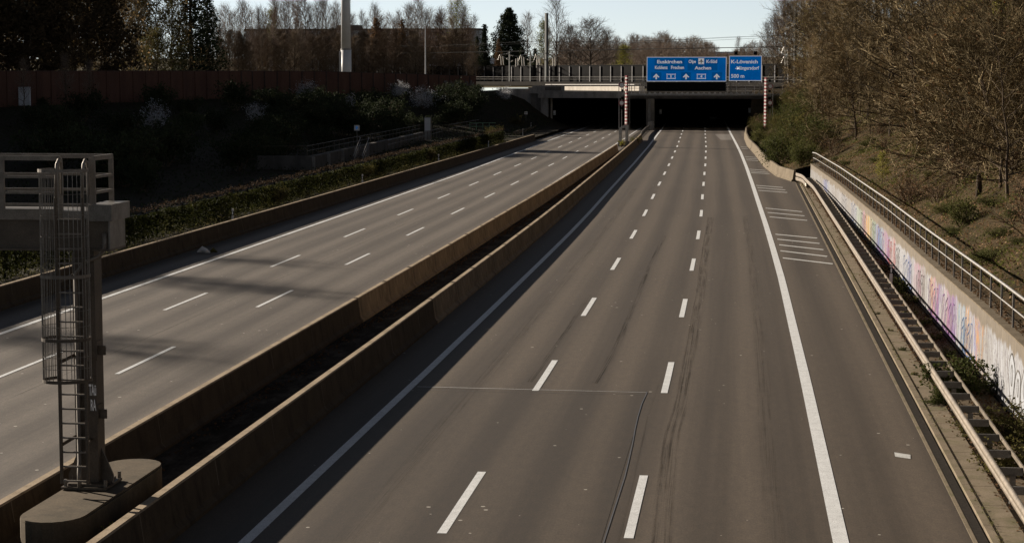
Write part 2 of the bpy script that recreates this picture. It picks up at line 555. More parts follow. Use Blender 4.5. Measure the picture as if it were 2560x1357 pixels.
M['insul'] = simple('insulator', (0.62, 0.58, 0.50), (0.52, 0.48, 0.42), 3, 0.35)
M['mast_green'] = simple('mast_green', (0.055, 0.062, 0.058), (0.040, 0.045, 0.042), 1.5, 0.6)

def graffiti_mat():
    m, nt, bs = _new('graffiti_concrete')
    uv = coord(nt, 'UV')
    sep = N(nt, 'ShaderNodeSeparateXYZ')
    nt.links.new(uv, sep.inputs[0])
    u, v = sep.outputs[0], sep.outputs[1]                    # metres along the wall, metres below its top
    co = coord(nt)
    n0 = noise(nt, uv, 1.0, 6, 0.65, (0.6, 0.9, 1))
    conc = mix(nt, mapr(nt, n0, 0.3, 0.7), (0.150, 0.118, 0.078), (0.085, 0.066, 0.043))
    drip = noise(nt, uv, 1.0, 5, 0.75, (5.0, 0.25, 1), (1, 3, 0))
    conc = mix(nt, mapr(nt, drip, 0.5, 0.72, 0, 0.75), conc, (0.040, 0.031, 0.021))
    # painted zone: below a ragged upper limit
    edge = noise(nt, uv, 1.0, 4, 0.7, (0.55, 0.05, 1), (7, 1, 0))
    fine = noise(nt, uv, 1.0, 3, 0.7, (4.0, 0.5, 1), (3, 3, 0))
    lim = mth(nt, 'ADD', mth(nt, 'MULTIPLY', edge, 1.3), mth(nt, 'MULTIPLY', fine, 0.35))
    on = mapr(nt, mth(nt, 'SUBTRACT', v, mth(nt, 'SUBTRACT', lim, 0.46)), 0.0, 0.12)
    st = noise(nt, uv, 1.0, 4, 0.75, (3.0, 0.35, 1), (5, 9, 0))
    white = mix(nt, mapr(nt, st, 0.35, 0.65), (0.27, 0.28, 0.30), (0.17, 0.165, 0.158))
    # what was sprayed where: pieces follow one another along the wall, each with ragged sides
    wob = noise(nt, uv, 1.0, 4, 0.75, (1.2, 0.9, 1), (2, 2, 0))
    pos = mth(nt, 'DIVIDE', mth(nt, 'ADD', u, mth(nt, 'MULTIPLY', mth(nt, 'SUBTRACT', wob, 0.5), 7.0)), 172.0)
    Wt, Gy, Bl, Cy, Or, Ye, Pk, Pu, Gn, Rd = (.27, .28, .30), (.16, .152, .138), (.06, .08, .25), (.06, .18, .28), (.33, .15, .025), (.36, .24, .035), (.28, .11, .19), (.10, .04, .18), (.13, .22, .11), (.27, .035, .03)
    seq = [(20, Wt), (58, Wt), (60.5, Gy), (61.8, Or), (62.6, Bl), (63.4, Wt), (64.6, Or), (65.6, Cy), (67, Wt), (68.6, Pu), (70.5, Pk), (72, Wt), (73.2, Pu), (74.6, Pk), (75.8, Or), (76.6, Wt), (79, Gy), (81, Pk), (83.5, Wt), (85, Bl), (86.5, Wt), (92, Wt), (94, Rd), (95.2, Wt), (97, Pu), (99, Pk), (101, Cy), (104, Bl), (106, Gn), (108, Rd), (109, Ye), (111.5, Or), (114, Pk)]
    pal = ramp(nt, pos, [(q / 172.0, c) for q, c in seq[1:31]])
    pal2 = ramp(nt, pos, [(q / 172.0, c) for q, c in [(90, Wt), (100, Cy), (107, Gn), (109, Ye), (112, Or), (113.5, Pk), (116, Gn), (121, Wt), (126, Gy), (132, Wt), (140, Gy), (149, Wt), (151, Bl), (153.5, Bl), (155, Gy), (166, Gy)]])
    pal = mix(nt, mapr(nt, pos, 105.0 / 172, 107.0 / 172), pal, pal2)
    pk = noise(nt, uv, 1.0, 4, 0.75, (2.4, 0.35, 1), (11, 4, 0))
    col = mix(nt, mapr(nt, pk, 0.40, 0.54, 0, 1.0), white, pal)
    lines = noise(nt, uv, 1.0, 2, 0.5, (4.2, 1.6, 1), (1, 8, 0))
    ln = mth(nt, 'LESS_THAN', mth(nt, 'ABSOLUTE', mth(nt, 'SUBTRACT', lines, 0.5)), 0.016)
    col = mix(nt, mth(nt, 'MULTIPLY', ln, 0.6), col, (0.05, 0.03, 0.06))
    col = mix(nt, on, conc, col)
    # stains that run down over everything
    run = noise(nt, uv, 1.0, 5, 0.75, (7.0, 0.18, 1), (4, 4, 0))
    col = mix(nt, mapr(nt, run, 0.47, 0.62, 0, 0.9), col, (0.055, 0.042, 0.028))
    g = noise(nt, co, 30, 3, 0.7)
    col = mix(nt, 1.0, col, mapr(nt, g, 0.3, 0.7, 0.85, 1.15), 'MULTIPLY')
    nt.links.new(col, bs.inputs['Base Color'])
    bs.inputs['Roughness'].default_value = 0.8
    bump(nt, bs, g, 0.2, 0.01)
    return m
M['graffiti'] = graffiti_mat()

# ------------------------------------------------------------------ alignment of the road (metres; y runs down the road)
sR = lerp_tab([(-60, .12), (41, 0), (60, 0), (78, -.06), (96, -.14), (114, -.26), (132, -.46), (150, -.74), (168, -1.0), (186, -1.26), (205, -1.52),
               (238, -2.06), (255, -2.33), (272, -2.67), (290, -3.03), (308, -3.4), (324, -3.7), (345, -4.1), (400, -5.3), (483, -6.88), (605, -7.84), (760, -8.4)])
sL = lerp_tab([(-60, .1), (100, 0), (132, -.05), (149, -.12), (167, -.21), (185, -.40), (203, -.49), (235, -.8), (280, -1.2), (345, -1.9), (400, -3.0), (500, -5), (760, -8.4)])
RE = lerp_tab([(-60, 4.72), (140, 4.72), (160, 4.74), (172, 4.75), (182, 3.6), (201, 2.75), (233, 2.05), (261, 1.3), (320, 0.95), (345, 2.05), (400, .9), (483, -.6), (605, -1.6), (760, -2.2)])
RBASE = lerp_tab([(173.4, 4.42), (181.6, 3.23), (200.8, 2.35), (232.8, 1.62), (260.9, 0.82), (319.8, 0.42), (345, 1.4)])

def frange(a, b, st):
    n = max(1, int(round((b - a) / st)))
    return [a + (b - a) * i / n for i in range(n + 1)]

def road_sheet(name, mat, left, right, z, y0, y1, sfn, step=6, cols=None):
    ys = frange(y0, y1, step)
    mb = MB()
    uv = []
    for i, y in enumerate(ys):
        for x in (left(y), right(y)):
            mb.v.append((x, y, z))
            uv.append((x - sfn(y) + 40, y))
    for i in range(len(ys) - 1):
        mb.f.append((2 * i, 2 * i + 1, 2 * i + 3, 2 * i + 2))
    o = mb.build(name, mat)
    ul = o.data.uv_layers.new(name='UVMap')
    for lp in o.data.loops:
        ul.data[lp.index].uv = uv[lp.vertex_index]
    o['kind'] = 'structure'
    return o

road_sheet('road', M['road_r'], lambda y: -11.3 + sR(y), RE, 0, -40, 760, sR)
road_sheet('road', M['road_l'], lambda y: -28.6 + .25 * sL(y) - 4.4 * smooth01(330, 346, y), lambda y: -13.95 + sL(y) - .9 * smooth01(262, 300, y), 0, -40, 760, sL)
mb = MB()
ys = frange(-40, 345, 8)
for y in ys:
    mb.v += [(-13.95 + sL(y) - .9 * smooth01(262, 300, y), y, .012), (-11.3 + sR(y), y, .012)]
for i in range(len(ys) - 1):
    mb.f.append((2 * i, 2 * i + 1, 2 * i + 3, 2 * i + 2))
struct('median_strip', mb, M['soil'])
road_sheet('road', M['patch'], lambda y: -10.0, lambda y: -2.62, .004, -10, 56.65, sR, 4)
o = road_sheet('road', M['pale_patch'], lambda y: -2.9 - 1.2 * (y - 285) / 28, lambda y: -1.3 - .45 * (y - 285) / 28, .004, 285, 313, sR)

# painted markings -------------------------------------------------
def strip(mb, f, y0, y1, w, z=.009, step=5, wf=None):
    ys = frange(y0, y1, step)
    b = len(mb.v)
    for y in ys:
        h = (wf(y) if wf else w) / 2
        mb.v += [(f(y) - h, y, z), (f(y) + h, y, z)]
    for i in range(len(ys) - 1):
        mb.f.append((b + 2 * i, b + 2 * i + 1, b + 2 * i + 3, b + 2 * i + 2))

m1 = MB()
for k in range(-3, 40):
    yc = 41.42 + 18.08 * k
    for u in (-5.81, -2.11):
        strip(m1, lambda y, u=u: u + sR(y), yc - 3.1, yc + 3.1, .19, step=3.1)
for k in range(-4, 40):
    yc = 78.98 + 17.72 * k
    strip(m1, lambda y: -18.80 + sL(y), yc - 3.1, yc + 3.1, .15, step=3.1)
    strip(m1, lambda y: -22.12 + sL(y), yc - 1.4 - 3.1, yc - 1.4 + 3.1, .15, step=3.1)
struct('road_marking', m1, M['paint'])
m2 = MB()
redge = lerp_tab([(-40, 2.03), (38, 2.01), (59, 1.98), (89, 1.86), (107, 1.70), (123, 1.53), (145, 1.25), (171, .93), (199, .55), (237, -.05), (265, -.6), (320, -1.73), (345, -2.2), (400, -3.3), (483, -4.87), (605, -5.83), (721, -6.32), (760, -6.4)])
strip(m2, redge, -40, 760, .31)
strip(m2, lambda y: -9.5 + sR(y), -40, 600, .24)
ledge = lerp_tab([(-40, -25.8), (140, -25.78), (183, -25.86), (236, -26.45), (286, -26.97), (345, -27.3), (500, -30)])
strip(m2, ledge, -40, 600, .22)
strip(m2, lambda y: -15.55 + sL(y), -40, 500, .16)
struct('road_marking', m2, M['paint'])
m3 = MB()
for (x0, y0), (x1, y1) in [((1.88, 114.9), (4.24, 112.3)), ((1.93, 111.4), (4.24, 108.7)), ((1.96, 107.7), (4.29, 104.8)), ((1.96, 104.0), (4.32, 100.9)), ((2.0, 99.9), (4.42, 96.9)),
                           ((1.59, 137.7), (4.06, 134.2)), ((1.67, 133.3), (4.09, 130.2)), ((1.74, 129.2), (4.13, 126.1)), ((1.14, 166.5), (3.37, 163.4)), ((1.22, 163.1), (3.49, 159.8)), ((1.27, 159.2), (3.57, 156.4)),
                           ((.66, 195.4), (2.3, 193.0)), ((.76, 191.3), (2.5, 189.0)), ((.81, 188.3), (2.6, 186.2)), ((.29, 226.3), (1.6, 223.7)), ((.39, 220.8), (1.7, 219)), ((.45, 216.9), (1.77, 214.8)),
                           ((-.2, 258), (.7, 256)), ((-.1, 251), (.8, 249.5))]:
    x0 += .12
    w = .52 * (1 if y0 < 150 else 1.15)
    m3.quad((x0, y0 - w, .009), (x1, y1 - w * .8, .009), (x1 + .06, y1 + .05, .009), (x0, y0, .009))
m3.quad((3.72, 47.45, .009), (4.06, 47.2, .009), (4.10, 47.72, .009), (3.74, 48.0, .009))
struct('road_marking', m3, M['paint_thin'])
m4 = MB()
for p in [(-9.3, 56.75, -2.62, 56.45)]:
    m4.quad((p[0], p[1] - .02, .009), (p[2], p[3] - .015, .009), (p[2], p[3] + .015, .009), (p[0], p[1] + .03, .009))
struct('road_marking', m4, M['paint_thin'])
m5 = MB()
bl = lerp_tab([(-10, -2.5), (37.9, -2.57), (44.4, -2.53), (48, -2.57), (51.2, -2.64), (54, -2.66), (56.5, -2.60)])
strip(m5, bl, 20, 56.5, .024, .010, 2)
struct('road_marking', m5, M['blue_paint'])
def ribbon(f, y0, y1, w, dens, step=2.0):
    ys = frange(y0, y1, step)
    mb = MB()
    uv = []
    for y in ys:
        mb.v += [(f(y) - w / 2, y, .006), (f(y) + w / 2, y, .006)]
        uv += [(0, y), (1, y)]
    for i in range(len(ys) - 1):
        mb.f.append((2 * i, 2 * i + 1, 2 * i + 3, 2 * i + 2))
    o = mb.build('road_scrape', scrape_mat(w, dens))
    ul = o.data.uv_layers.new(name='UVMap')
    for lp in o.data.loops:
        ul.data[lp.index].uv = uv[lp.vertex_index]
    o['kind'] = 'structure'
def scrape_mat(w, dens):
    m, nt, bs = _new('scraped_asphalt')
    uv = coord(nt, 'UV')
    sep = N(nt, 'ShaderNodeSeparateXYZ')
    nt.links.new(uv, sep.inputs[0])
    lines = noise(nt, uv, 1.0, 3, 0.8, (w * 26 + 1.5, 0.10, 1), (w * 7, dens, 0))
    brk = noise(nt, uv, 1.0, 4, 0.7, (1.0, 0.35, 1), (3, w, 0))
    e = mth(nt, 'SUBTRACT', 1.0, mth(nt, 'ABSOLUTE', mth(nt, 'MULTIPLY', mth(nt, 'SUBTRACT', sep.outputs[0], 0.5), 2.0)))
    a = mth(nt, 'MULTIPLY', mapr(nt, lines, 0.46, 0.62), mapr(nt, brk, 0.30, 0.58))
    a = mth(nt, 'MULTIPLY', a, mapr(nt, e, 0.0, 0.5))
    a = mth(nt, 'MULTIPLY', a, dens)
    bs.inputs['Base Color'].default_value = (0.020, 0.015, 0.011, 1)
    bs.inputs['Roughness'].default_value = 0.75
    bs.inputs['Specular IOR Level'].default_value = 0.1
    nt.links.new(a, bs.inputs['Alpha'])
    return m
ck = lerp_tab([(57.8, -4.12), (65.7, -4.0), (78.7, -4.08), (95.7, -4.22), (112.7, -4.18)])
ck2 = lerp_tab([(20, -1.6), (38, -1.63), (41.5, -1.71), (49, -1.83), (55.2, -1.73), (65, -1.76), (81.8, -1.78), (98, -1.92), (127.5, -2.06)])
ribbon(lambda y: ck(y) - .07, 58, 113, .26, .62)
ribbon(lambda y: ck2(y) + .18, 22, 128, .46, .60)
ribbon(ck2, 22, 128, .07, .75)
ribbon(lambda y: -2.33 + .04 * math.sin(y * .21), 22, 58, .06, .5)
ribbon(lambda y: -6.12 + .02 * math.sin(y * .3), 58, 82, .22, .55)
ribbon(lambda y: -20.4 + sL(y) + .04 * math.sin(y * .13), 40, 240, .10, .6, 4)
ribbon(lambda y: .72 + sR(y), 24, 130, .5, .28)
ribbon(lambda y: -7.6 + sR(y), 24, 160, .5, .25)
m6 = MB()
for x0, y0, x1, y1 in ((-9.2, 56.2, -6.5, 56.05), (-6.0, 56.0, -2.7, 56.1)):
    m6.quad((x0, y0 - .03, .0065), (x1, y1 - .02, .0065), (x1, y1 + .03, .0065), (x0, y0 + .02, .0065))
struct('road_crack', m6, M['tar'])

# right-hand edge: drain, gutter, dirt verge ------------------------
def band(name, mat, a, b, z, y0, y1):
    mb = MB()
    ys = frange(y0, y1, 6)
    for y in ys:
        mb.v += [(a(y), y, z), (b(y), y, z)]
    for i in range(len(ys) - 1):
        mb.f.append((2 * i, 2 * i + 1, 2 * i + 3, 2 * i + 2))
    return struct(name, mb, mat)
band('drain_channel', M['drain'], lambda y: 4.66, lambda y: 4.86, .004, -40, 171)
band('ground', M['verge'], lambda y: 5.0, lambda y: 8.0, -.012, -40, 190)
mb = MB()
y = -10.0
while y < 168:
    mb.box(4.90, 5.06, y + .012, y + 1.988, -.05, .075)
    mb.box(5.075, 5.62, y + .01, y + 1.985, -.05, .045)
    mb.box(4.56, 4.645, y + .01, y + 1.99, -.05, .012)
    y += 2
struct('gutter', mb, M['gutter'])

# ------------------------------------------------------------------ ground, banks, far land
mb = MB()
mb.quad((-4000, -400, -.08), (4000, -400, -.08), (4000, 800, -.08), (-4000, 800, -.08))
struct('ground', mb, M['field'])

XW = lerp_tab([(-60, -118), (180, -116), (215, -111), (250, -95.6), (300, -74), (345, -46), (350, -44)])
ZW = lerp_tab([(-60, 4.5), (250, 4.9), (300, 5.7), (345, 6.3)])
def z_left(x, y):
    t = (-29.3 - x) / (-29.3 - XW(min(y, 346)))
    tt = 1 - .28 * smooth01(295, 345, y)
    z = .35 + (ZW(y) - .35) * smooth01(.10 - .1 * smooth01(250, 345, y), 1, t / tt)
    if t > 1:
        z += min(2.0, (t - 1) * 6)
    return z
def grid_struct(name, xs_fn, ys, z_fn, mat):
    mb = MB()
    n = len(xs_fn(ys[0]))
    for y in ys:
        for x in xs_fn(y):
            mb.v.append((x, y, z_fn(x, y)))
    for i in range(len(ys) - 1):
        for j in range(n - 1):
            q = i * n + j
            mb.f.append((q, q + 1, q + n + 1, q + n))
    return struct(name, mb, mat, smooth=True)
grid_struct('bank', lambda y: [-29.25 - 330 * (k / 40) ** 1.6 for k in range(41)][::-1], frange(-60, 346, 7), z_left, M['bank_l'])

HW = lerp_tab([(-60, 2.05), (55, 2.05), (79, 1.92), (120, 1.75), (172, 1.55), (180, .5), (200, .25), (350, .25)])
XWALL = lerp_tab([(-60, 7.35), (52, 7.30), (63, 7.27), (79, 7.14), (101, 7.06), (140, 6.6), (172, 5.9), (178, 5.3)])
def x_right0(y):
    return XWALL(y) + .55 if y < 174 else RBASE(y) + .45 + .9 * (1 - smooth01(174, 182, y))
def z_right(x, y):
    d = max(0, x - x_right0(y) - .5)
    k = .50 + .12 * smooth01(180, 300, y)
    top = 10.5
    z = HW(y) + d * k
    if z > top - 3:
        z = top - 3 + 3 * (1 - math.exp(-(z - top + 3) / 3))
    z = max(z, 6.9 * smooth01(326, 346, y))
    return z + .10 * math.sin(x * 1.7 + y * .31) * min(1, d) + .08 * math.sin(y * .83 - x * .6) * min(1, d)
grid_struct('bank', lambda y: [x_right0(y) + 130 * (k / 40) ** 1.7 for k in range(41)], frange(-60, 346, 3.5), z_right, M['bank_r'])

def z_back(x, y):
    if -36.6 < x < 4.6 and y < 353 - 1.1 * x:
        return 5.9
    z = 7.0 + .011 * max(0, y - 420)
    if x > 5:
        z += 3.5 * smooth01(5, 24, x) * (1 - smooth01(346, 420, y) * .6)
    return z
grid_struct('ground', lambda y: [-2600, -1200, -600, -300, -150, -90, -60, -46, -40, -37, -36, -28, -20, -10, 0, 4, 5, 12, 24, 60, 150, 400, 1200, 2600], [346.2, 352, 360, 380, 400, 420, 500, 700, 1100, 1800, 3200], z_back, M['field'])

def sign_glow(m, k):
    """faint glow added to a sign sheet, in its own colour, to brighten it in shade"""
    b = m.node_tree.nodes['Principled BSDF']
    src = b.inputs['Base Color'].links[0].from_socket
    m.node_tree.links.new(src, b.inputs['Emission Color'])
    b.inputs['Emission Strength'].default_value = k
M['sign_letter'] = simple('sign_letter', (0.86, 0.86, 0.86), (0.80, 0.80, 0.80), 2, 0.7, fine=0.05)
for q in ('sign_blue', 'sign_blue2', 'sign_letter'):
    sign_glow(M[q], 0.14)  # emission added so the shaded signs read brighter
# ------------------------------------------------------------------ concrete barriers
NJ = [(-.30, -.05), (.30, -.05), (.30, .09), (.25, .13), (.20, .20), (.105, .86), (.085, .90), (-.085, .90), (-.105, .86), (-.20, .20), (-.25, .13), (-.30, .09)]
def cast_run(label, f, y0, y1, mat, step=4):
    b = MB().sweep(NJ, [(f(y), y) for y in frange(y0, y1, step)]).build('concrete_barrier', mat, origin=(f(y0), y0, 0))
    b.data.polygons.foreach_set('use_smooth', [False] * len(b.data.polygons))
    tag(b, label, 'barrier')
    yy = y0 + 3.0
    while yy < y1 - 1:                                   # pale lime streaks at the casting joints
        d = f(yy + .5) - f(yy - .5)
        for sgn in (-1, 1):
            q = MB()
            w = rnd.uniform(.012, .03)
            zb = rnd.choice((.09, .3, .45))
            P = [(a, z) for a, z in ((.303, .10), (.253, .14), (.203, .21), (.109, .855)) if z >= zb or z > .8]
            if len(P) < 2:
                P = [(.203 - (.094) * (zb - .21) / .645, zb), (.109, .855)]
            for (a0, z0), (a1, z1) in zip(P, P[1:]):
                q.quad((sgn * a0, -w, z0), (sgn * a0, w, z0), (sgn * a1, w * 1.3, z1), (sgn * a1, -w * 1.3, z1))
            o = q.build('joint_streak', M['barrier_pale'], b)
            o.location = (f(yy) - f(y0), yy - y0, 0)
        yy += rnd.uniform(4.2, 6.2)
    return b
fLB = lambda y: -14.05 + sL(y)
fRB = lambda y: -11.22 + sR(y)
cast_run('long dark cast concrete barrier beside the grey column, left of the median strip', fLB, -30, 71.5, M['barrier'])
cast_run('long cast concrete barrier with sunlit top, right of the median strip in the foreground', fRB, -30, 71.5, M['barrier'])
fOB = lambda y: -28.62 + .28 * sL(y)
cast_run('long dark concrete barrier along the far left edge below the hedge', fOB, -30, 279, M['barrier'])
# precast elements: one body with tongue notches and a slot through the foot
el = MB()
el.sweep(NJ, [(0, .012), (0, 5.975)])
el.box(-.05, .05, -.012, .012, .05, .87)
el_me = el.mesh('concrete_barrier', M['barrier_mid'])
notch_me = [MB().box(-.062, .062, yy + .04, yy + .2, .897, .904).mesh('joint_recess', M['black']) for yy in (0, 5.75)]
def lit_top(me):
    me.materials.append(M['barrier_lit_top'])
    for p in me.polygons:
        if p.normal.z > .4 and p.center.z > .85:  # sunlit top against shaded sides, put into the colour
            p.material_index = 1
lit_top(el_me)
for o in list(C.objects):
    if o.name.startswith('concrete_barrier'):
        lit_top(o.data)
def elements(f, y0, y1, label, group, me=el_me, L=6.0, nm=notch_me):
    y = y0
    while y < y1:
        x0, x1 = f(y), f(y + L)
        a = math.atan2(-(x1 - x0), L)
        o = link('concrete_barrier', me, None, (x0, y, 0))
        o.rotation_euler = (0, 0, a + rnd.uniform(-.002, .002))
        tag(o, label, 'barrier', group)
        for q in nm or ():
            link('joint_recess', q, o)
        y += L
elements(fLB, 71.6, 236, 'precast concrete barrier element in the left row beside the dark median strip', 'precast barrier elements left of the median strip')
elements(fRB, 71.6, 281, 'precast concrete barrier element in the right row beside the dark median strip', 'precast barrier elements right of the median strip')
# right edge: pale elements that bend in towards the tunnel
elp = MB()
elp.sweep(NJ, [(0, .02), (0, 5.97)])
for yy in (1.2, 3.0, 4.8):
    elp.box(-.19, .19, yy - .11, yy + .11, .52, .64) if False else None
elp_me = elp.mesh('concrete_barrier', M['barrier_pale'])
pts = [(4.62, 172.9), (3.43, 181.6), (2.55, 200.8), (1.82, 232.8), (1.02, 260.9), (0.70, 290), (.75, 319.8), (1.7, 341)]
seg = 0
px, py = pts[0]
for i in range(len(pts) - 1):
    (x0, y0), (x1, y1) = pts[i], pts[i + 1]
    d = math.hypot(x1 - x0, y1 - y0)
    n = max(1, round(d / 6))
    for k in range(n):
        o = link('concrete_barrier', elp_me, None, (x0 + (x1 - x0) * k / n, y0 + (y1 - y0) * k / n, 0))
        o.rotation_euler = (0, 0, math.atan2(-(x1 - x0), y1 - y0))
        o.scale = (1, d / n / 6.0, 1.04)
        tag(o, 'pale sunlit concrete barrier element at the right edge in front of the tunnel', 'barrier', 'pale barrier elements at the right edge')
# low steel rail that continues the median up to the middle pier
gr = thing('guardrail', 'short dark guardrail running from the median up to the middle tunnel pier', 'guardrail', (-14.3, 282, 0))
MB().sweep([(-.05, .45), (.05, .45), (.05, .76), (-.05, .76)], [(-14.15, 281.5), (-14.9, 300), (-15.4, 322), (-15.5, 343)]).build('rail', M['galv_dark'], gr, True)
for y in frange(283, 341, 4):
    x = float(np.interp(y, [281.5, 300, 322, 343], [-14.15, -14.9, -15.4, -15.5]))
    MB().box(x - .06, x + .06, y - .05, y + .05, 0, .7).build('post', M['galv_dark'], gr, True)
cb = MB().prism([(-15.9, 0), (-14.9, 0), (-15.05, 1.3), (-15.75, 1.3)], 338.5, 344.4, 'y').build('end_block', M['conc_white'], origin=(-15.4, 341, 0))
tag(cb, 'pale concrete end block at the foot of the middle tunnel pier', 'end block')
# continuation of the outer left barrier up to the tunnel, set back
o = MB().sweep(NJ, [(-33.2, 291), (-33.5, 318), (-33.8, 343)]).build('concrete_barrier', M['barrier_pale'], origin=(-33.2, 291, 0))
tag(o, 'low concrete barrier with a sunlit top edge at the left tunnel mouth', 'barrier')

# ------------------------------------------------------------------ right retaining wall, its railing, double guardrail
rw = MB()
uvs = []
ysw = frange(20, 172, 4)
for y in ysw:
    x, h = XWALL(y), HW(y)
    rw.v += [(x, y, -.1), (x + .02, y, h), (x + .55, y, h + .01), (x + .55, y, -.1)]
    uvs += [(y, h + .1), (y, 0), (y, -.5), (y, h + .1)]
for i in range(len(ysw) - 1):
    q = 4 * i
    for k in range(3):
        rw.f.append((q + k, q + 4 + k, q + 5 + k, q + k + 1))
q = 4 * (len(ysw) - 1)
rw.f += [(0, 1, 2, 3), (q + 3, q + 2, q + 1, q)]
wall = thing('retaining_wall', 'low concrete retaining wall covered in pastel graffiti, right of the guardrail', 'retaining wall', (XWALL(60), 60, 0))
wo = rw.build('wall', M['graffiti'], wall, True)
ul = wo.data.uv_layers.new(name='UVMap')
for lp in wo.data.loops:
    ul.data[lp.index].uv = uvs[lp.vertex_index]
MB().sweep([(-.10, -.1), (-.02, -.1), (-.02, .06), (-.10, .06)], [(XWALL(y), y) for y in ysw]).build('base_strip', M['black'], wall, True)
cp = MB().sweep([(-.012, -.02), (.56, -.01), (.56, .03), (-.012, .03)], [(XWALL(y), y, HW(y)) for y in ysw]).build('coping', M['barrier_pale'], wall, True)
# big outlined bubble letters at the near end, painted on the wall (flat loops just proud of the face)
def wall_stroke(mb, pts, w):
    """painted line on the wall; pts are (metres along, metres above the ground)"""
    P = [Vector((p[0], p[1], 0)) for p in pts]
    b = len(mb.v)
    for i, p in enumerate(P):
        d = (P[min(i + 1, len(P) - 1)] - P[max(i - 1, 0)]).normalized()
        nrm = Vector((-d.y, d.x, 0)) * w / 2
        for q in (p + nrm, p - nrm):
            mb.v.append((XWALL(q.x) - .012 + .02 * q.y / 2, q.x, q.y))
    for i in range(len(P) - 1):
        mb.f.append((b + 2 * i, b + 2 * i + 1, b + 2 * i + 3, b + 2 * i + 2))
def blob(cx, cz, rx, rz, ph=0, n=22, w1=.15):
    return [(cx + rx * (1 + w1 * math.sin(3 * t + ph)) * math.cos(t), cz + rz * (1 + .1 * math.sin(2 * t + ph)) * math.sin(t)) for t in [2 * math.pi * k / n for k in range(n + 1)]]
gw, gd = MB(), MB()
def fill(mb, pts, off):
    b = len(mb.v)
    for a, z in pts[:-1]:
        mb.v.append((XWALL(a) - off + .02 * z / 2, a, z))
    mb.f.append(tuple(range(b, b + len(pts) - 1)))
cy = 54.2
for k, (dx, cz, rx, rz) in enumerate([(0, .95, .55, .62), (-1.2, .80, .50, .55), (-2.4, .95, .6, .62), (-3.7, .85, .55, .6), (-5.0, .9, .6, .6), (-6.3, .85, .55, .6), (-7.6, .9, .6, .6)]):
    c = blob(cy + dx, cz, rx, rz, k * 1.3)
    fill(gw, c, .006)
    wall_stroke(gd, c, .05)
    wall_stroke(gd, blob(cy + dx, cz + .05, rx * .3, rz * .45, k, 12), .045)
rt = random.Random(12)
for k, (y0, ln, mt) in enumerate([(63.2, 3.0, 'tag_blue'), (68.0, 4.2, 'tag_purple'), (73.4, 3.6, 'tag_purple'), (78.5, 3.0, 'tag_dark'), (84.0, 4.5, 'tag_blue'), (90.0, 3.4, 'tag_dark'), (94.6, 2.6, 'tag_red'), (99.5, 4.6, 'tag_purple'), (105.2, 3.6, 'tag_dark'), (112.0, 4.2, 'tag_dark'), (119.5, 5, 'tag_blue'), (129, 5, 'tag_dark'), (147.5, 5, 'tag_blue')]):
    tgm = MB()
    nl_ = 4
    for q in range(nl_):                                   # a run of letters, each a bent outline with inner strokes
        c_ = y0 + ln * (q + .5) / nl_
        hz = rt.uniform(.5, .68)
        pts_ = [(c_ + ln / nl_ * .5 * u_, .72 + hz * v_) for u_, v_ in [(-.8, -.9), (-.9 + rt.uniform(-.2, .2), .2), (-.5, .9), (.3, .8 + rt.uniform(-.2, .2)), (.85, .3), (.4, 0), (.9, -.5), (.5, -.95), (-.2, -.8), (-.8, -.9)]]
        wall_stroke(tgm, pts_, .055)
        wall_stroke(tgm, [(c_ - .2, .72 + hz * .4), (c_ + rt.uniform(-.1, .2), .72 + hz * .1), (c_ + .15, .72 - hz * .5)], .045)
    wall_stroke(tgm, [(y0 - .3, .2), (y0 + ln * .5, .12 + rt.uniform(-.05, .1)), (y0 + ln + .3, .28)], .05)
    tgm.build('graffiti_tag', M[mt], wall, True)
gw.build('graffiti_fill', M['wall_white'], wall, True)
gd.build('graffiti_outline', M['conc_dark'], wall, True)

rl = thing('handrail', 'long grey steel handrail on top of the graffiti wall', 'railing', (7.5, 60, 2.0))
xr = lambda y: XWALL(y) + .26
yy = frange(24, 172, 2.45)
for y in yy:
    z = HW(y) + .02
    MB().bar((xr(y), y, z), (xr(y), y, z + .98), .055, .055, (0, 1, 0)).build('post', M['galv_dark'], rl, True)
tp = MB()
tp.tube([(xr(y), y, HW(y) + 1.03) for y in frange(22, 172.6, 4)], .042, 8)
tp.build('top_rail', M['galv'], rl, True, smooth=True)
tp = MB()
tp.tube([(xr(y), y, HW(y) + .55) for y in frange(22, 172.3, 4)], .024, 6)
tp.build('middle_rail', M['galv'], rl, True, smooth=True)

g = thing('guardrail', 'long double steel guardrail with ladder-like spacers in front of the graffiti wall', 'guardrail', (5.6, 60, 0))
WB = [(-.04, .44), (-.01, .44), (.0, .50), (-.035, .545), (-.035, .575), (.0, .61), (-.035, .65), (-.035, .68), (0, .745), (-.015, .762), (-.05, .755), (-.085, .69), (-.085, .64), (-.04, .61), (-.085, .58), (-.085, .535), (-.045, .47)]
fGR = lambda y: 5.52 - .28 * smooth01(150, 168, y) if y < 168 else 5.24 - .75 * smooth01(168, 176, y)
gy = frange(-10, 176, 3)
MB().sweep(WB, [(fGR(y), y) for y in gy]).build('front_rail', M['rail'], g, True, smooth=True)
MB().sweep([(0, .66), (.03, .66), (.03, .76), (0, .76)], [(fGR(y) + .50, y) for y in gy if y < 166]).build('back_rail', M['rail'], g, True)
for y in frange(30.6, 164.6, 2.0):
    if abs(y - 55.4) < .1:
        continue
    m = MB()
    m.bar((fGR(y), y, .66), (fGR(y) + .5, y, .66), .05, .17)
    m.build('spacer', M['galv_dark'], g, True)
pm = MB()
for y in frange(30.6, 164.6, 4.0):
    MB().box(fGR(y) + .2, fGR(y) + .32, y - .05, y + .05, -.05, .6).build('post', M['galv_dark'], g, True)
MB().sweep(WB, [(fGR(y) - .02, y, -.36) for y in frange(162, 176, 2)]).build('lower_rail', M['rail'], g, True, smooth=True)

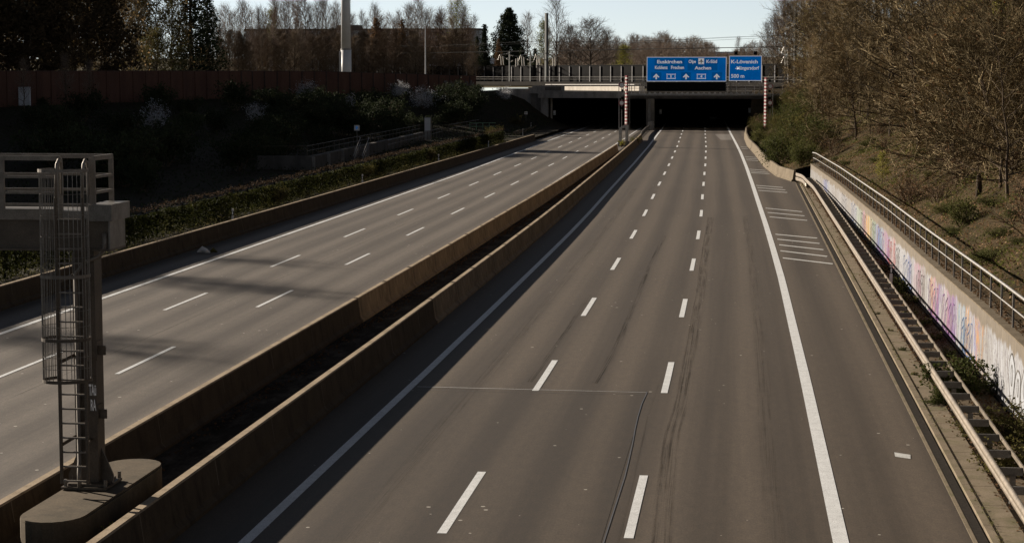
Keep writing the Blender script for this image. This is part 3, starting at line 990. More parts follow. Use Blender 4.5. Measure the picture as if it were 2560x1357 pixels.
# ------------------------------------------------------------------ roadside delineators
dl_body = MB()
dl_body.prism([(-.06, -.045), (.06, -.045), (.045, .05), (-.045, .05)], 0, 1.0)
dl_band = MB()
dl_band.prism([(-.063, -.048), (.063, -.048), (.048, .053), (-.048, .053)], .62, .86)
dl_ref = MB().box(-.025, .025, -.056, -.05, .66, .83)
dA, dB, dC = dl_body.mesh('delineator_post', M['white']), dl_band.mesh('black_band', M['black']), dl_ref.mesh('reflector', M['sign_white'])
def delineator(x, y, z, label, tilt=0):
    o = link('delineator_post', dA, None, (x, y, z))
    o.rotation_euler = (0, tilt, 0)
    tag(o, label, 'delineator', 'white roadside marker posts')
    link('black_band', dB, o)
    link('reflector', dC, o)
delineator(-29.05, 111.8, .42, 'white marker post behind the left barrier, the nearest one to the grey gantry', .03)
delineator(-29.2, 152.3, .42, 'white marker post behind the left barrier, straight below the lit green hedge patch')
delineator(-29.35, 192.6, .42, 'white marker post behind the left barrier, third from the gantry')
delineator(-29.6, 233.3, .42, 'white marker post close to the far end of the left hedge')
delineator(-31.2, 285, .5, 'white marker post where the left barrier ends')
delineator(-33.9, 322, .5, 'white marker post closest to the left tunnel mouth')
delineator(6.15, 82.5, .35, 'white marker post standing in the double guardrail on the right', .02)
delineator(2.7, 222, .3, 'white marker post behind the pale right barrier among bushes')

# ------------------------------------------------------------------ tunnel portal
tp_ = thing('tunnel_portal', 'grey concrete road tunnel with two dark mouths under the railway', 'tunnel', (-15.6, 345, 0))
def TB(name, mat, *boxes):
    m = MB()
    for b in boxes:
        m.box(*b)
    return m.build(name, mat, tp_, True)
def twall(name, tab, thick):
    f = lerp_tab(tab)
    ys = frange(346.0, 760, 12)
    MB().sweep([(-thick / 2, -.05), (thick / 2, -.05), (thick / 2, 5.2), (-thick / 2, 5.2)], [(f(y), y) for y in ys]).build(name, M['tunnel'], tp_, True)
twall('tunnel_wall', [(345, -34.2), (500, -37), (760, -40)], 1.0)
twall('tunnel_wall', [(345, -15.65), (400, -16.6), (483, -18.2), (760, -20.5)], 1.1)
twall('tunnel_wall', [(345, 2.7), (400, 1.5), (483, 0.2), (760, -1.4)], 1.0)
m = MB()
m.sweep([(-30, 5.2), (30, 5.2), (30, 6.4), (-30, 6.4)], [(-16.2, y) for y in frange(346.38, 770, 12)])
m.build('tunnel_ceiling', M['tunnel'], tp_, True)
TB('tunnel_end', M['black'], (-50, 10, 770, 771, -.2, 6.5))
TB('pillar', M['conc'], (-34.65, -33.35, 344.9, 346.2, 0, 5.25))
TB('pillar', M['conc_dark'], (-16.35, -14.95, 344.8, 346.2, 0, 5.2))
TB('pillar', M['conc_dark'], (2.1, 3.5, 344.8, 346.2, 0, 5.2))
TB('left_beam', M['conc'], (-35.1, -16.3, 344.6, 346.4, 5.25, 6.42))
TB('right_beam', M['conc_dark'], (-16.28, 4.2, 344.7, 346.4, 5.2, 6.9))
TB('parapet_recess', M['conc'], (-36.2, -30.6, 345.0, 346.4, 6.43, 7.35))
TB('recess_panel', M['conc_dark'], (-33.9, -31.1, 344.9, 344.98, 6.55, 7.15))
TB('inner_edge', M['conc_white'], (-33.3, -33.0, 349, 349.5, .9, 5.1))
# painted tags at the pillar foot
m = MB()
rr = random.Random(3)
for k in range(9):
    z0 = .25 + .2 * k
    p = [(-34.55 + .12 * j + rr.uniform(-.04, .04), 344.885, z0 + rr.uniform(-.12, .12)) for j in range(9)]
    m.tube(p, .03, 3)
m.build('graffiti', M['black'], tp_, True)
# sunlit bridge edge beam of the skewed crossing, left of the gantry
skx = Vector((-.50, .866, 0))
fb = thing('bridge_parapet', 'bright sunlit white bridge edge above the left tunnel mouth', 'parapet', (-19.3, 347, 6.4))
q = MB()
A = Vector((-17.2, 346.6, 0))
B = A + skx * 40.0
q.bar(A + Vector((0, .6, 6.80)), B + Vector((0, .6, 6.62)), 1.0, .92)
q.build('edge_beam', M['conc_white'], fb, True)
r_ = MB()
r_.bar(A + Vector((-.2, .2, 7.58)), B + Vector((-.2, .2, 7.42)), .07, .09)
for k in range(11):
    p = A + skx * (40 * k / 10) - Vector((0, 0, .16 * k / 10))
    r_.bar(p + Vector((-.2, .2, 7.3)), p + Vector((-.2, .2, 7.6)), .05, .05, (0, 1, 0))
r_.build('low_rail', M['white'], fb, True)

# abutment wing wall and pier left of the tunnel
ab = thing('abutment', 'pale grey bridge abutment wall sloping down beside the left tunnel mouth', 'abutment', (-38, 346, 0))
MB().prism([(-41.2, 6.6), (-40.2, 6.1), (-36.4, 3.4), (-36.4, 6.9), (-41.4, 6.9)], 345.6, 347, 'y').build('wing_wall', M['conc'], ab, True)
MB().prism([(-36.4, 1.0), (-34.7, 1.0), (-34.7, 6.0), (-36.4, 6.0)], 345.1, 347, 'y').build('pier', M['conc_dark'], ab, True)
MB().box(-36.6, -34.55, 344.7, 347, 6.02, 7.05).build('pier_head', M['conc'], ab, True)
MB().prism([(-41.4, 6.5), (-36.4, 3.35), (-34.6, 1.7), (-34.6, 1.3), (-36.4, 2.4), (-39.5, 3.2), (-40.5, 4.6)], 344.7, 345.3, 'y').build('painted_slope', M['rust'], ab, True)
gm = MB()
for k in range(7):
    x0 = -40.2 + .7 * k
    z0 = 6.0 - .62 * (x0 + 41.0) * 1.05
    gm.tube([(x0 + .12 * j, 344.68, z0 - .5 + rr.uniform(-.3, .3)) for j in range(6)], .06, 3)
gm.build('graffiti', M['conc_white'], ab, True)
yb = MB().prism([(-36.5, .3), (-34.8, .3), (-34.8, 1.7), (-36.5, 1.55)], 341, 344.3, 'y').build('concrete_block', M['barrier_pale'], origin=(-35.6, 342, .3))
tag(yb, 'small pale concrete block against the left tunnel pillar', 'block')

# ------------------------------------------------------------------ railway crossing above the tunnel
RD = Vector((-1, 1.1, 0)).normalized()
RN = Vector((RD.y, -RD.x, 0))                              # away from the camera side
RN = RN if RN.y > 0 else -RN
R0 = Vector((0, 354, 0))
def rp(s, off=0, z=0):
    return R0 + RD * s + RN * off + Vector((0, 0, z))
deck = thing('railway_bridge', 'dark railway embankment deck crossing above the tunnel', 'railway bridge', tuple(rp(0)))
m = MB()
m.bar(rp(-60, 6, 7.25), rp(110, 6, 7.25), 12, 1.0)
m.build('deck', M['ballast'], deck, True)
m = MB()
m.bar(rp(-60, -.2, 7.55), rp(110, -.2, 7.55), .3, .75)
m.build('edge_beam', M['bridge_dark'], deck, True)
rg = thing('handrail', 'thin steel railing along the front edge of the railway bridge', 'railing', tuple(rp(0, 0, 7.9)))
MB().tube([rp(-25, -.1, 8.85), rp(100, -.1, 8.85)], .035, 5).build('top_rail', M['galv_dark'], rg, True)
MB().tube([rp(-25, -.1, 8.4), rp(100, -.1, 8.4)], .025, 5).build('middle_rail', M['galv_dark'], rg, True)
for k in range(50):
    s = -24 + 2.55 * k
    MB().bar(rp(s, -.1, 7.9), rp(s, -.1, 8.87), .07, .07, (0, 1, 0)).build('post', M['galv_dark'], rg, True)
nw = thing('noise_wall', 'dark grey panelled noise wall with pale posts behind the railway tracks', 'noise wall', tuple(rp(0, 12)))
m = MB()
m.bar(rp(-45, 12, 9.5), rp(150, 12, 9.5), .18, 3.3)
m.build('panel', M['wall_grey'], nw, True)
m = MB()
m.bar(rp(-45, 12, 11.2), rp(150, 12, 11.2), .3, .12)
m.build('coping', M['black'], nw, True)
for k in range(56):
    s = -40 + 3.4 * k
    MB().bar(rp(s, 11.82, 7.9), rp(s, 11.82, 11.0), .2, .16, tuple(RN)).build('post', M['wall_post'], nw, True)

# overhead line masts and wires
def catenary_mast(p, top, label, w=.5, arms=((-1, 5.2),), flip=1):
    t = thing('catenary_mast', label, 'mast', tuple(p), math.atan2(RN.y, RN.x), 'overhead line masts of the railway')
    MB().box(-w / 2, w / 2, -w / 2, w / 2, 0, top).build('pole', M['mast_green'], t)
    for dx, h in arms:
        a = MB()
        a.tube([(0, 0, h + 1.5), (dx * 2.6 * flip, 0, h + 1.25)], .05, 5)
        a.tube([(0, 0, h), (dx * 2.6 * flip, 0, h + 1.25)], .04, 5)
        a.tube([(dx * 2.6 * flip, 0, h + 1.25), (dx * 2.9 * flip, .3, h + .1)], .03, 5)
        ar = a.build('cantilever', M['galv'], t)
        for q, (p0, p1) in enumerate([((.3 * dx * flip, 0, h + 1.48), (.9 * dx * flip, 0, h + 1.42)), ((.3 * dx * flip, 0, h + .15), (.8 * dx * flip, 0, h + .4)), ((dx * 1.6 * flip, 0, h - .9), (dx * 1.7 * flip, .1, h + .85)), ((dx * 2.2 * flip, 0, h - .9), (dx * 2.25 * flip, .1, h + 1.0))]):
            MB().tube([p0, p1], .10, 6).build('insulator', M['insul'], ar)
    return t
catenary_mast(rp(58.6, .8, 7.9), 13.6, 'tall dark railway mast rising from the pier beside the left tunnel mouth', .52, ((1, 4.0), (-1, 4.2)))
catenary_mast(rp(-12.0, 1.2, 7.9), 12.8, 'dark railway mast in front of the right woods', .42, ((-1, 4.9), (-1, 3.2)))
catenary_mast(rp(84, 10, 7.9), 6.4, 'shorter railway mast with white insulators in front of the big dark conifer', .3, ((1, 4.0), (-1, 4.4)))
catenary_mast(rp(76.5, 10, 7.9), 6.2, 'shorter railway mast with white insulators just left of the tall dark mast', .26, ((1, 3.8), (-1, 4.2)))
wires = [(2.2, 14.1, .024), (2.2, 15.6, .02), (6.2, 14.1, .024), (6.2, 15.7, .02), (9.4, 14.2, .024), (9.4, 15.5, .02)]
for off, z, r in wires:
    m = MB()
    pts = []
    for k in range(25):
        s = -90 + 12.0 * k
        pts.append(rp(s, off, z + (.5 * ((s % 70) / 35 - 1) ** 2 if z > 15 else 0)))
    m.tube(pts, r, 4)
    w_ = m.build('overhead_wire', M['black'], origin=tuple(rp(0, off, z)))
    tag(w_, 'thin overhead railway wire strung across the sky above the bridge', 'wire', 'overhead wires of the railway')
tm = thing('catenary_mast', 'dark T-shaped mast head showing above the bare trees on the left', 'mast', (-120.6, 500, 8), .5, 'overhead line masts of the railway')
MB().box(-.5, .5, -.3, .3, 0, 12.4).build('pole', M['mast_green'], tm)
m = MB()
m.bar((-1.9, 0, 12.5), (1.9, 0, 12.5), .25, .22)
for x in (-1.8, -.55, .4, 1.8):
    m.bar((x, 0, 12.6), (x, 0, 13.8), .16, .16, (0, 1, 0))
m.build('crossarm', M['mast_green'], tm)

# ------------------------------------------------------------------ gantry with signs in front of the right tunnel
GY = 340.0
ga = thing('sign_gantry', 'grey steel walkway bridge carrying blue road signs across the right tunnel mouth', 'gantry', (-5, GY, 0))
def GB(name, mat, fn, smooth=False):
    m = MB()
    fn(m)
    return m.build(name, mat, ga, True, smooth)
GB('deck', M['galv_dark'], lambda m: m.box(-20.3, 9.8, GY - .6, GY + .9, 5.62, 6.0))
GB('girder', M['conc_dark'], lambda m: m.box(-20.1, 9.7, GY - .35, GY + .6, 5.2, 5.60))
GB('toe_board', M['galv'], lambda m: m.box(-20.3, 9.8, GY - .66, GY - .61, 5.86, 6.06))
for k in range(22):
    x = -15.8 + .92 * k
    GB('bracket', M['galv'], lambda m: m.prism([(x, 6.02), (x + .5, 6.02), (x + .36, 6.32), (x + .12, 6.32)], GY - .62, GY - .5, 'y'))
def rail_fn(m):
    for z in (6.5, 6.95, 7.35):
        m.tube([(-20.2, GY + .8, z), (9.7, GY + .8, z)], .035, 5)
        if z > 6.6:
            m.tube([(-2.2, GY - .55, z), (9.7, GY - .55, z)], .03, 5)
GB('rails', M['galv'], rail_fn)
for x in [-20.0, -18.6, -17.2, -16.4, -2.4, -.9, .6, 2.1, 3.6, 5.2, 6.8, 8.2, 9.5]:
    GB('post', M['white'], lambda m: m.box(x - .05, x + .05, GY - .58, GY - .48, 6.0, 7.4))
GB('cage', M['galv'], lambda m: [m.tube([(-18.1, GY - .5, z), (-16.6, GY - .5, z)], .04, 5) for z in (7.6, 8.1, 8.7)] + [m.bar((x, GY - .5, 6), (x, GY - .5, 8.75), .07, .07, (0, 1, 0)) for x in (-18.1, -17.3, -16.7, -16.4)])
GB('support', M['galv_dark'], lambda m: m.box(9.2, 9.6, GY, GY + .4, .5, 5.2))
GB('support', M['galv_dark'], lambda m: m.box(-15.8, -15.4, GY + .1, GY + .5, .3, 5.2))
GB('support', M['galv_dark'], lambda m: m.box(2.6, 3.0, GY + .2, GY + .6, .3, 5.2))
for x in (-15.6, -9, -3, -1.9, 3.0):
    GB('sign_post', M['galv_dark'], lambda m: m.box(x - .09, x + .09, GY + .02, GY + .2, 6.0, 11.8))

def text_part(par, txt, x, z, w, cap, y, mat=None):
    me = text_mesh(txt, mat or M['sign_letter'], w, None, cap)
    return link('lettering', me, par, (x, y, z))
# main sign: local x from its left edge, z from its bottom
SY = GY - .14
s1 = thing('road_sign', 'large blue motorway sign reading Euskirchen, Koblenz, Frechen, Olpe and Aachen', 'road sign', (-16.07, SY, 8.1))
W1, H1 = 13.45, 4.14
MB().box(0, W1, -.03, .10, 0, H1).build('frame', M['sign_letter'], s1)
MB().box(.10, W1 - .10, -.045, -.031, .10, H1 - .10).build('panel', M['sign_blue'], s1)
k_ = W1 / 1510.0
zx = lambda a: (a - 130) * k_
zz = lambda b: (570 - b) * k_
for a0, a1, b0, b1 in ((280, 845, 130, 370), (905, 1470, 125, 362), (215, 410, 395, 548), (785, 970, 395, 548), (1365, 1560, 395, 548)):
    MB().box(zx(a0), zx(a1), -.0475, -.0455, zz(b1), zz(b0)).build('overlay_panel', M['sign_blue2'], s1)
for txt, a0, a1, base, cap in [('Euskirchen', 328, 800, 226, 62), ('Koblenz', 286, 528, 333, 60), ('Frechen', 592, 838, 333, 60), ('Olpe', 925, 1062, 220, 60), ('K-Süd', 1260, 1460, 220, 60), ('Aachen', 1038, 1350, 342, 60)]:
    text_part(s1, txt, zx(a0), zz(base), (a1 - a0) * k_, cap * k_, -.052)
for cx in (312, 877, 1458):
    m = MB()
    arrow = [(0, 110), (62, 42), (40, 34), (16, 56), (14, 0), (-14, 0), (-16, 56), (-40, 34), (-62, 42)]
    m.prism([(zx(cx + a), zz(530 - b)) for a, b in arrow], -.055, -.049, 'y')
    m.build('arrow', M['sign_letter'], s1)
for cx, dg in ((594, '1'), (1167, '4')):
    m = MB()
    out = [(-88, 0), (-60, 7), (60, 7), (88, 0), (80, 53), (88, 106), (60, 99), (-60, 99), (-88, 106), (-80, 53)]
    inn = [(-74, 16), (-56, 21), (56, 21), (74, 16), (68, 53), (74, 90), (56, 85), (-56, 85), (-74, 90), (-68, 53)]
    n = len(out)
    for i in range(n):
        j = (i + 1) % n
        m.quad(*[(zx(cx + a), -.052, zz(526 - b)) for a, b in (out[i], out[j], inn[j], inn[i])])
    m.build('route_shield', M['sign_letter'], s1)
    text_part(s1, dg, zx(cx - (12 if dg == '1' else 20)), zz(498), (20 if dg == '1' else 40) * k_, 52 * k_, -.052)
m = MB()
m.box(zx(1108), zx(1216), -.053, -.049, zz(243), zz(132))
ap = m.build('airport_symbol', M['sign_letter'], s1)
m = MB()
plane = [(0, 46), (6, 36), (7, 16), (44, -8), (44, -16), (7, -5), (5, -30), (18, -40), (18, -45), (0, -40), (-18, -45), (-18, -40), (-5, -30), (-7, -5), (-44, -16), (-44, -8), (-7, 16), (-6, 36)]
m.prism([(zx(1162 + a), zz(188 - b)) for a, b in plane], -.060, -.055, 'y')
m.build('aeroplane', M['black'], ap)
# smaller sign
s2 = thing('road_sign', 'smaller blue sign reading K-Lövenich Müngersdorf 500 m', 'road sign', (-2.19, SY, 8.2))
W2, H2 = 5.48, 4.22
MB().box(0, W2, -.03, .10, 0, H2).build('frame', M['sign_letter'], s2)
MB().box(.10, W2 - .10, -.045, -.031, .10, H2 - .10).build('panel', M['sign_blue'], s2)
k2 = W2 / 610.0
for txt, a0, a1, base, cap in [('K-Lövenich', 1716, 2215, 219, 64), ('-Müngersdorf', 1795, 2240, 336, 62), ('500 m', 1720, 1968, 488, 66)]:
    text_part(s2, txt, (a0 - 1680) * k2, (548 - base) * k2, (a1 - a0) * k2, cap * k2, -.052)
# dark variable message board
vm = thing('message_board', 'black switched-off message board below the large blue sign', 'message board', (-16.07, SY, 6.42))
MB().box(0, W1, -.02, .35, 0, 1.62).build('frame', M['galv_dark'], vm)
MB().box(.07, W1 - .07, -.04, -.021, .07, 1.55).build('screen', M['black'], vm)
for k, x in enumerate((1.95, 7.25, 12.55)):
    m = MB()
    for a in (-.32, .32):
        m.bar((x - .25, -.042, .8 + a), (x + .25, -.042, .8 + a), .015, .05)
    m.build('faint_lamp_row', simple('unlit_lamps', (.05, .012, .012), (.04, .01, .01)) if k == 0 else bpy.data.materials['unlit_lamps'], vm)
for x, lab in ((-1.05, 'small black signal lamp over the left half of the smaller blue sign'), (2.2, 'small black signal lamp above the right corner of the smaller blue sign')):
    t = thing('signal_lamp', lab, 'signal lamp', (x, SY, 12.5), 0, 'signal lamps on top of the blue sign')
    MB().box(-.28, .28, -.12, .25, .1, .66).build('housing', M['black'], t)
    MB().box(-.05, .05, 0, .08, -.12, .1).build('bracket', M['galv_dark'], t)
    MB().tube([(0, -.13, .38), (0, -.25, .38)], .17, 10).build('visor', M['black'], t)
for x in (-2.6, -1.4, -.5, 1.2, 3.0):
    t = thing('floodlight', 'small pale floodlight on the gantry below the smaller blue sign', 'lamp', (x, GY - .55, 7.35), 0, 'small floodlights on the gantry')
    MB().box(-.03, .03, -.03, .03, 0, .35).build('stem', M['galv'], t)
    MB().prism([(-.14, .3), (.14, .3), (.09, .52), (-.09, .52)], -.12, .08, 'y').build('lamp_head', M['white'], t)

# ------------------------------------------------------------------ lifted barrier gates (striped booms)
def gate(label, loc, side, z0, z1, yoke):
    t = thing('barrier_gate', label, 'barrier gate', loc)
    X = 0
    w = .18
    n = 29
    h = (z1 - z0) / n
    bo = MB().box(-w, w, -.12, .12, z0, z1).build('boom', M['white'], t)
    bo.rotation_euler = (0, 0, R(-48))
    for k in range(0, n, 2):
        MB().box(-w - .006, w + .006, -.126, .126, z1 - (k + 1) * h, z1 - k * h).build('red_stripe', M['red'], t).rotation_euler = (0, 0, R(-48))
    MB().bar((w + .25, .15, z0 - 1), (w + .2, .15, z1 - .6), .06, .06, (0, 1, 0)).build('guide_cable', M['galv_dark'], t)
    for z in (z1 - 1.22, z1 - 3.5):
        c = (side * .62, -.16, z)
        d = MB()
        d.tube([(c[0], c[1] + .03, z), (c[0], c[1], z)], .36, 24)
        dd = d.build('prohibition_disc', M['red'], t)
        MB().tube([(c[0], c[1] - .002, z), (c[0], c[1] - .012, z)], .265, 24).build('white_field', M['sign_white'], dd)
        MB().bar((side * .15, -.05, z), (side * .6, -.1, z), .06, .06).build('bracket', M['galv_dark'], t)
    for z in (z1 - .45, z1 - 1.9, z1 - 2.85, z1 - 4.15):
        MB().box(side * .52 - .16, side * .52 + .16, -.16, .05, z - .16, z + .16).build('warning_lamp', M['black'], t)
    MB().bar((side * .95, .05, yoke), (side * 1.0, .05, z1 - .9), .09, .09, (0, 1, 0)).build('side_rod', M['galv'], t)
    MB().bar((side * .62, .05, yoke), (side * .62, .05, z1 - 1.6), .09, .09, (0, 1, 0)).build('side_rod', M['galv'], t)
    return t
gt = gate('striped red and white barrier boom standing upright in the median strip, left gate', (-14.72, 257, 0), -1, 2.72, 9.08, 2.4)
m = MB()
m.box(-.95, -.55, -.25, .25, .7, 2.35)
m.box(-.12, .28, -.25, .25, .7, 2.55)
m.prism([(-1.0, 2.35), (.3, 2.35), (.3, 2.75), (-.12, 2.85), (-.3, 2.75)], -.28, .28, 'y')
m.build('yoke', M['galv'], gt)
m = MB()
m.box(-1.05, -.35, -.5, .5, -.02, .72)
m.box(-.28, .42, -.5, .5, -.02, .70)
m.build('base_block', M['conc'], gt)
gt2 = gate('striped red and white barrier boom standing upright beside the right bushes', (3.3, 280, 0), 1, 1.95, 8.82, 1.3)
m = MB()
m.bar((.0, 0, 2.0), (.85, 0, 1.5), .34, .34, (0, 1, 0))
m.box(.62, 1.05, -.25, .25, 0, 1.65)
m.build('yoke', M['galv_dark'], gt2)

# ------------------------------------------------------------------ small tunnel fittings and the car inside
for x, y, z, lab in ((-32.7, 350, 2.6, 'small pale emergency sign just inside the left tunnel mouth'), (-14.4, 358, 2.7, 'small emergency sign just inside the right tunnel mouth, on its left wall'), (1.4, 356, 3.0, 'small greenish emergency sign just inside the right tunnel mouth, on its right wall')):
    t = thing('emergency_sign', lab, 'sign', (x, y, z), 0, 'emergency signs inside the tunnel')
    MB().box(-.22, .22, -.05, .05, -.42, .42).build('plate', M['galv'], t)
    MB().box(-.14, .14, -.062, -.052, -.1, .3).build('pictogram', M['plaster_white'], t)
car = thing('car', 'dark car deep inside the right tunnel, seen from behind', 'car', (-5.6, 407, 0), math.radians(0.5))
b = MB()
prof = [(-2.1, .35), (-2.12, .8), (-1.95, .95), (-1.35, 1.40), (.2, 1.42), (.95, .98), (1.9, .82), (2.1, .6), (2.1, .32)]
b.prism(prof, -.82, .82, 'x')
b.build('body', M['car'], car)
MB().prism([(-1.98, .97), (-1.42, 1.34), (-1.44, 1.36), (-2.0, .99)], -.62, .62, 'x').build('rear_window', M['glass'], car)
for s in (-1, 1):
    MB().box(s * .66 - .13, s * .66 + .13, -2.15, -2.10, .70, .88).build('tail_light', M['red'], car)
    for yy_ in (-1.3, 1.3):
        wv = MB().tube([(s * .62, yy_, .31), (s * .84, yy_, .31)], .31, 14).build('wheel', M['black'], car)
MB().box(-.26, .26, -2.14, -2.115, .5, .62).build('number_plate', M['white'], car)
# ------------------------------------------------------------------ foreground gantry column with caged ladder
fg = thing('sign_gantry', 'weathered grey steel gantry column with caged ladder standing in the median strip', 'gantry', (-12.55, 37.4, 1.0))
def FB(name, mat, fn, par=None, smooth=False):
    m = MB()
    fn(m)
    o = m.build(name, mat, None, smooth=smooth)
    me = o.data
    me.transform(Matrix.Translation((12.55, -37.4, -1.0)))
    o.parent = par or fg
    return o
# plinth
def stadium(x0, x1, y0, y1, n=10, ins=0):
    cx = (x0 + x1) / 2
    r = (x1 - x0) / 2 - ins
    L = 1.15
    p = [(cx + r * math.cos(t), y0 + r * L - ins + r * L * math.sin(t)) for t in [math.pi + math.pi * k / n for k in range(n + 1)]]
    p += [(cx + r * math.cos(t), y1 - r * L + ins + r * L * math.sin(t)) for t in [math.pi * k / n for k in range(n + 1)]]
    return p
pm_ = MB()
pm_.prism(stadium(-13.12, -11.86, 34.2, 40.2), -.05, .94)
pm_.prism(stadium(-13.12, -11.86, 34.2, 40.2, 10, .035), .94, .985)
po = pm_.build('concrete_plinth', M['plinth'], origin=(-12.55, 37, 0))
tag(po, 'rounded concrete plinth under the caged ladder column', 'plinth')
CX, CY = -12.62, 37.45
FB('base_plate', M['steel'], lambda m: (m.box(CX - .47, CX + .43, CY - .52, CY + .52, 1.0, 1.05), m.box(CX - .36, CX + .34, CY - .42, CY + .42, 1.051, 1.10)))
bolts = FB('bolts', M['galv_fg'], lambda m: [m.tube([(CX + sx * .40, CY + sy * .44, 1.05), (CX + sx * .40, CY + sy * .44, 1.19)], .035, 6) for sx in (-1, 1) for sy in (-1, 0, 1)])
# box column: two flanges and a recessed web on the left, boxed on the right
FB('column', M['steel'], lambda m: (m.box(CX - .06, CX + .19, CY - .22, CY + .22, 1.1, 5.7), m.box(CX - .24, CX - .061, CY - .16, CY + .22, 1.1, 5.7)))
FB('flange_edge', M['galv_fg'], lambda m: m.box(CX - .265, CX - .241, CY - .19, CY + .20, 1.1, 5.6))
FB('gusset', M['steel'], lambda m: m.prism([(CX + .19, 1.1), (CX + .42, 1.1), (CX + .42, 1.22), (CX + .19, 1.75)], CY - .03, CY + .03, 'y'))
FB('gusset', M['steel'], lambda m: m.prism([(CX - .265, 1.1), (CX - .48, 1.1), (CX - .48, 1.2), (CX - .265, 1.7)], CY - .03, CY + .03, 'y'))
FB('drain_pipe', M['galv_fg'], lambda m: (m.tube([(CX + .50, CY - .50, 6.0), (CX + .50, CY - .50, 5.72), (CX + .36, CY - .40, 5.55), (CX + .02, CY - .25, 5.42), (CX - .17, CY - .26, 5.2), (CX - .17, CY - .26, 1.5), (CX - .10, CY - .5, 1.35), (CX - .10, CY - .5, 1.0)], .042, 10)), smooth=True)
for z in (3.6, 2.35):
    FB('bracket', M['steel'], lambda m: (m.box(CX + .191, CX + .36, CY - .16, CY - .12, z, z + .18), m.box(CX + .191, CX + .215, CY - .23, CY + .05, z - .1, z + .28)))
# scrawled tag on the column
for txt, x, z, w in (('TAü', .035, 2.82, .145), ('RA', .065, 2.52, .11)):
    me = text_mesh(txt, M['sign_white'], w, None, .21)
    o = link('graffiti', me, fg, (CX + x + 12.55, CY - .224 - 37.4, z - 1.0))
# beam, walkway
BX1 = -12.04
FB('beam', M['steel'], lambda m: m.box(-34, BX1, 36.98, 37.85, 5.70, 6.24))
FB('beam_flange', M['steel'], lambda m: (m.box(-34, BX1 + .03, 36.90, 37.93, 5.66, 5.70), m.box(-34, -12.42, 36.90, 37.93, 6.24, 6.27)))
FB('end_plate', M['galv_dark'], lambda m: m.box(BX1, BX1 + .03, 36.95, 37.9, 5.7, 6.24))
FB('end_trough', M['galv_dark'], lambda m: (m.box(-12.40, BX1 + .10, 36.85, 38.0, 6.242, 6.56)))
FB('deck', M['galv_dark'], lambda m: m.box(-34, -12.41, 36.86, 38.0, 6.28, 6.44))
FB('toe_board', M['galv_fg'], lambda m: (m.box(-34, -12.9, 36.84, 36.856, 6.26, 6.47), m.box(-34, -12.3, 38.02, 38.04, 6.45, 6.50)))
def rails(m, y, x1, zs):
    for z, h in zs:
        m.bar((-34, y, z), (x1, y, z), .05, h)
zs = [(7.44, .09), (7.08, .05), (6.78, .05)]
FB('front_rails', M['galv_fg'], lambda m: rails(m, 36.90, -12.95, zs))
FB('back_rails', M['galv_fg'], lambda m: rails(m, 38.0, -12.28, zs))
FB('end_rails', M['galv_fg'], lambda m: [m.bar((-12.30, 36.95, z), (-12.28, 38.0, z), .05, h) for z, h in zs])
for x in (-32, -30.2, -28.4, -26.6, -24.8, -23, -21.2, -19.4, -17.6, -15.8, -14.12, -12.97):
    FB('rail_post', M['galv_fg'], lambda m: m.box(x - .05, x + .05, 36.88, 36.94, 6.44, 7.44))
for x in (-28, -25, -22, -19, -16, -12.3):
    FB('rail_post', M['galv_fg'], lambda m: m.box(x - .05, x + .04, 37.97, 38.03, 6.44, 7.44))
FB('rail_post', M['galv_fg'], lambda m: m.box(-12.40, -12.28, 36.92, 36.98, 6.56, 7.44))
# ladder
LY = 36.55
lx0, lx1 = -12.93, -12.41
lad = FB('ladder', M['steel'], lambda m: [m.box(x - .025, x + .025, LY - .035, LY + .035, 1.2, 6.7) for x in (lx0, lx1)])
z = 1.24
while z < 6.6:
    FB('rung', M['galv_fg'], lambda m: m.box(lx0 + .025, lx1 - .025, LY - .025, LY + .025, z, z + .03), lad)
    z += .28
for x in (lx0, lx1):
    FB('hand_loop', M['galv_fg'], lambda m: m.tube([(x, LY, 6.5), (x + .02, LY, 7.15), (x + .03, LY + .02, 7.34), (x + .04, LY + .1, 7.42), (x + .05, LY + .2, 7.36), (x + .05, LY + .22, 7.2), (x + .05, LY + .22, 6.75)], .032, 8), lad, True)
for z in (1.95, 3.55, 5.1):
    FB('standoff', M['steel'], lambda m: (m.bar((lx0, LY, z), (CX - .25, CY - .19, z + .05), .02, .07), m.bar((lx1, LY, z), (CX + .05, CY - .22, z), .02, .05)), lad)
# cage: hoops bulging towards the viewer's left, upright wires between them
cage = FB('safety_cage', M['steel'], lambda m: None or m.box(lx1 - .02, lx1 + .03, LY - .05, LY + .05, 3.2, 3.26))
ccx, ccy, cr = -12.68, 36.28, .40
def cpt(t, z, r=cr):
    return (ccx + r * 1.12 * math.sin(t) - .06 * math.cos(t), ccy - r * math.cos(t), z)
ang = [-2.35 + 4.7 * k / 24 for k in range(25)]
for z in (3.26, 4.05, 5.25, 7.24):
    FB('hoop', M['galv_fg'] if z > 5 else M['steel'], lambda m: [m.bar(cpt(ang[i], z), cpt(ang[i + 1], z), .012, .06) for i in range(24)], cage)
for k in range(23):
    t = -2.2 + 4.4 * k / 22
    FB('cage_bar', M['galv_dark'], lambda m: m.tube([cpt(t, 3.26, cr - .012), cpt(t, 7.24, cr - .012)], .0075, 5), cage)
for z in (3.5, 3.72, 4.3, 4.6, 5.6, 6.0, 6.4, 6.8):
    FB('thin_ring', M['galv_dark'], lambda m: m.tube([cpt(t, z, cr - .02) for t in ang], .005, 4), cage)
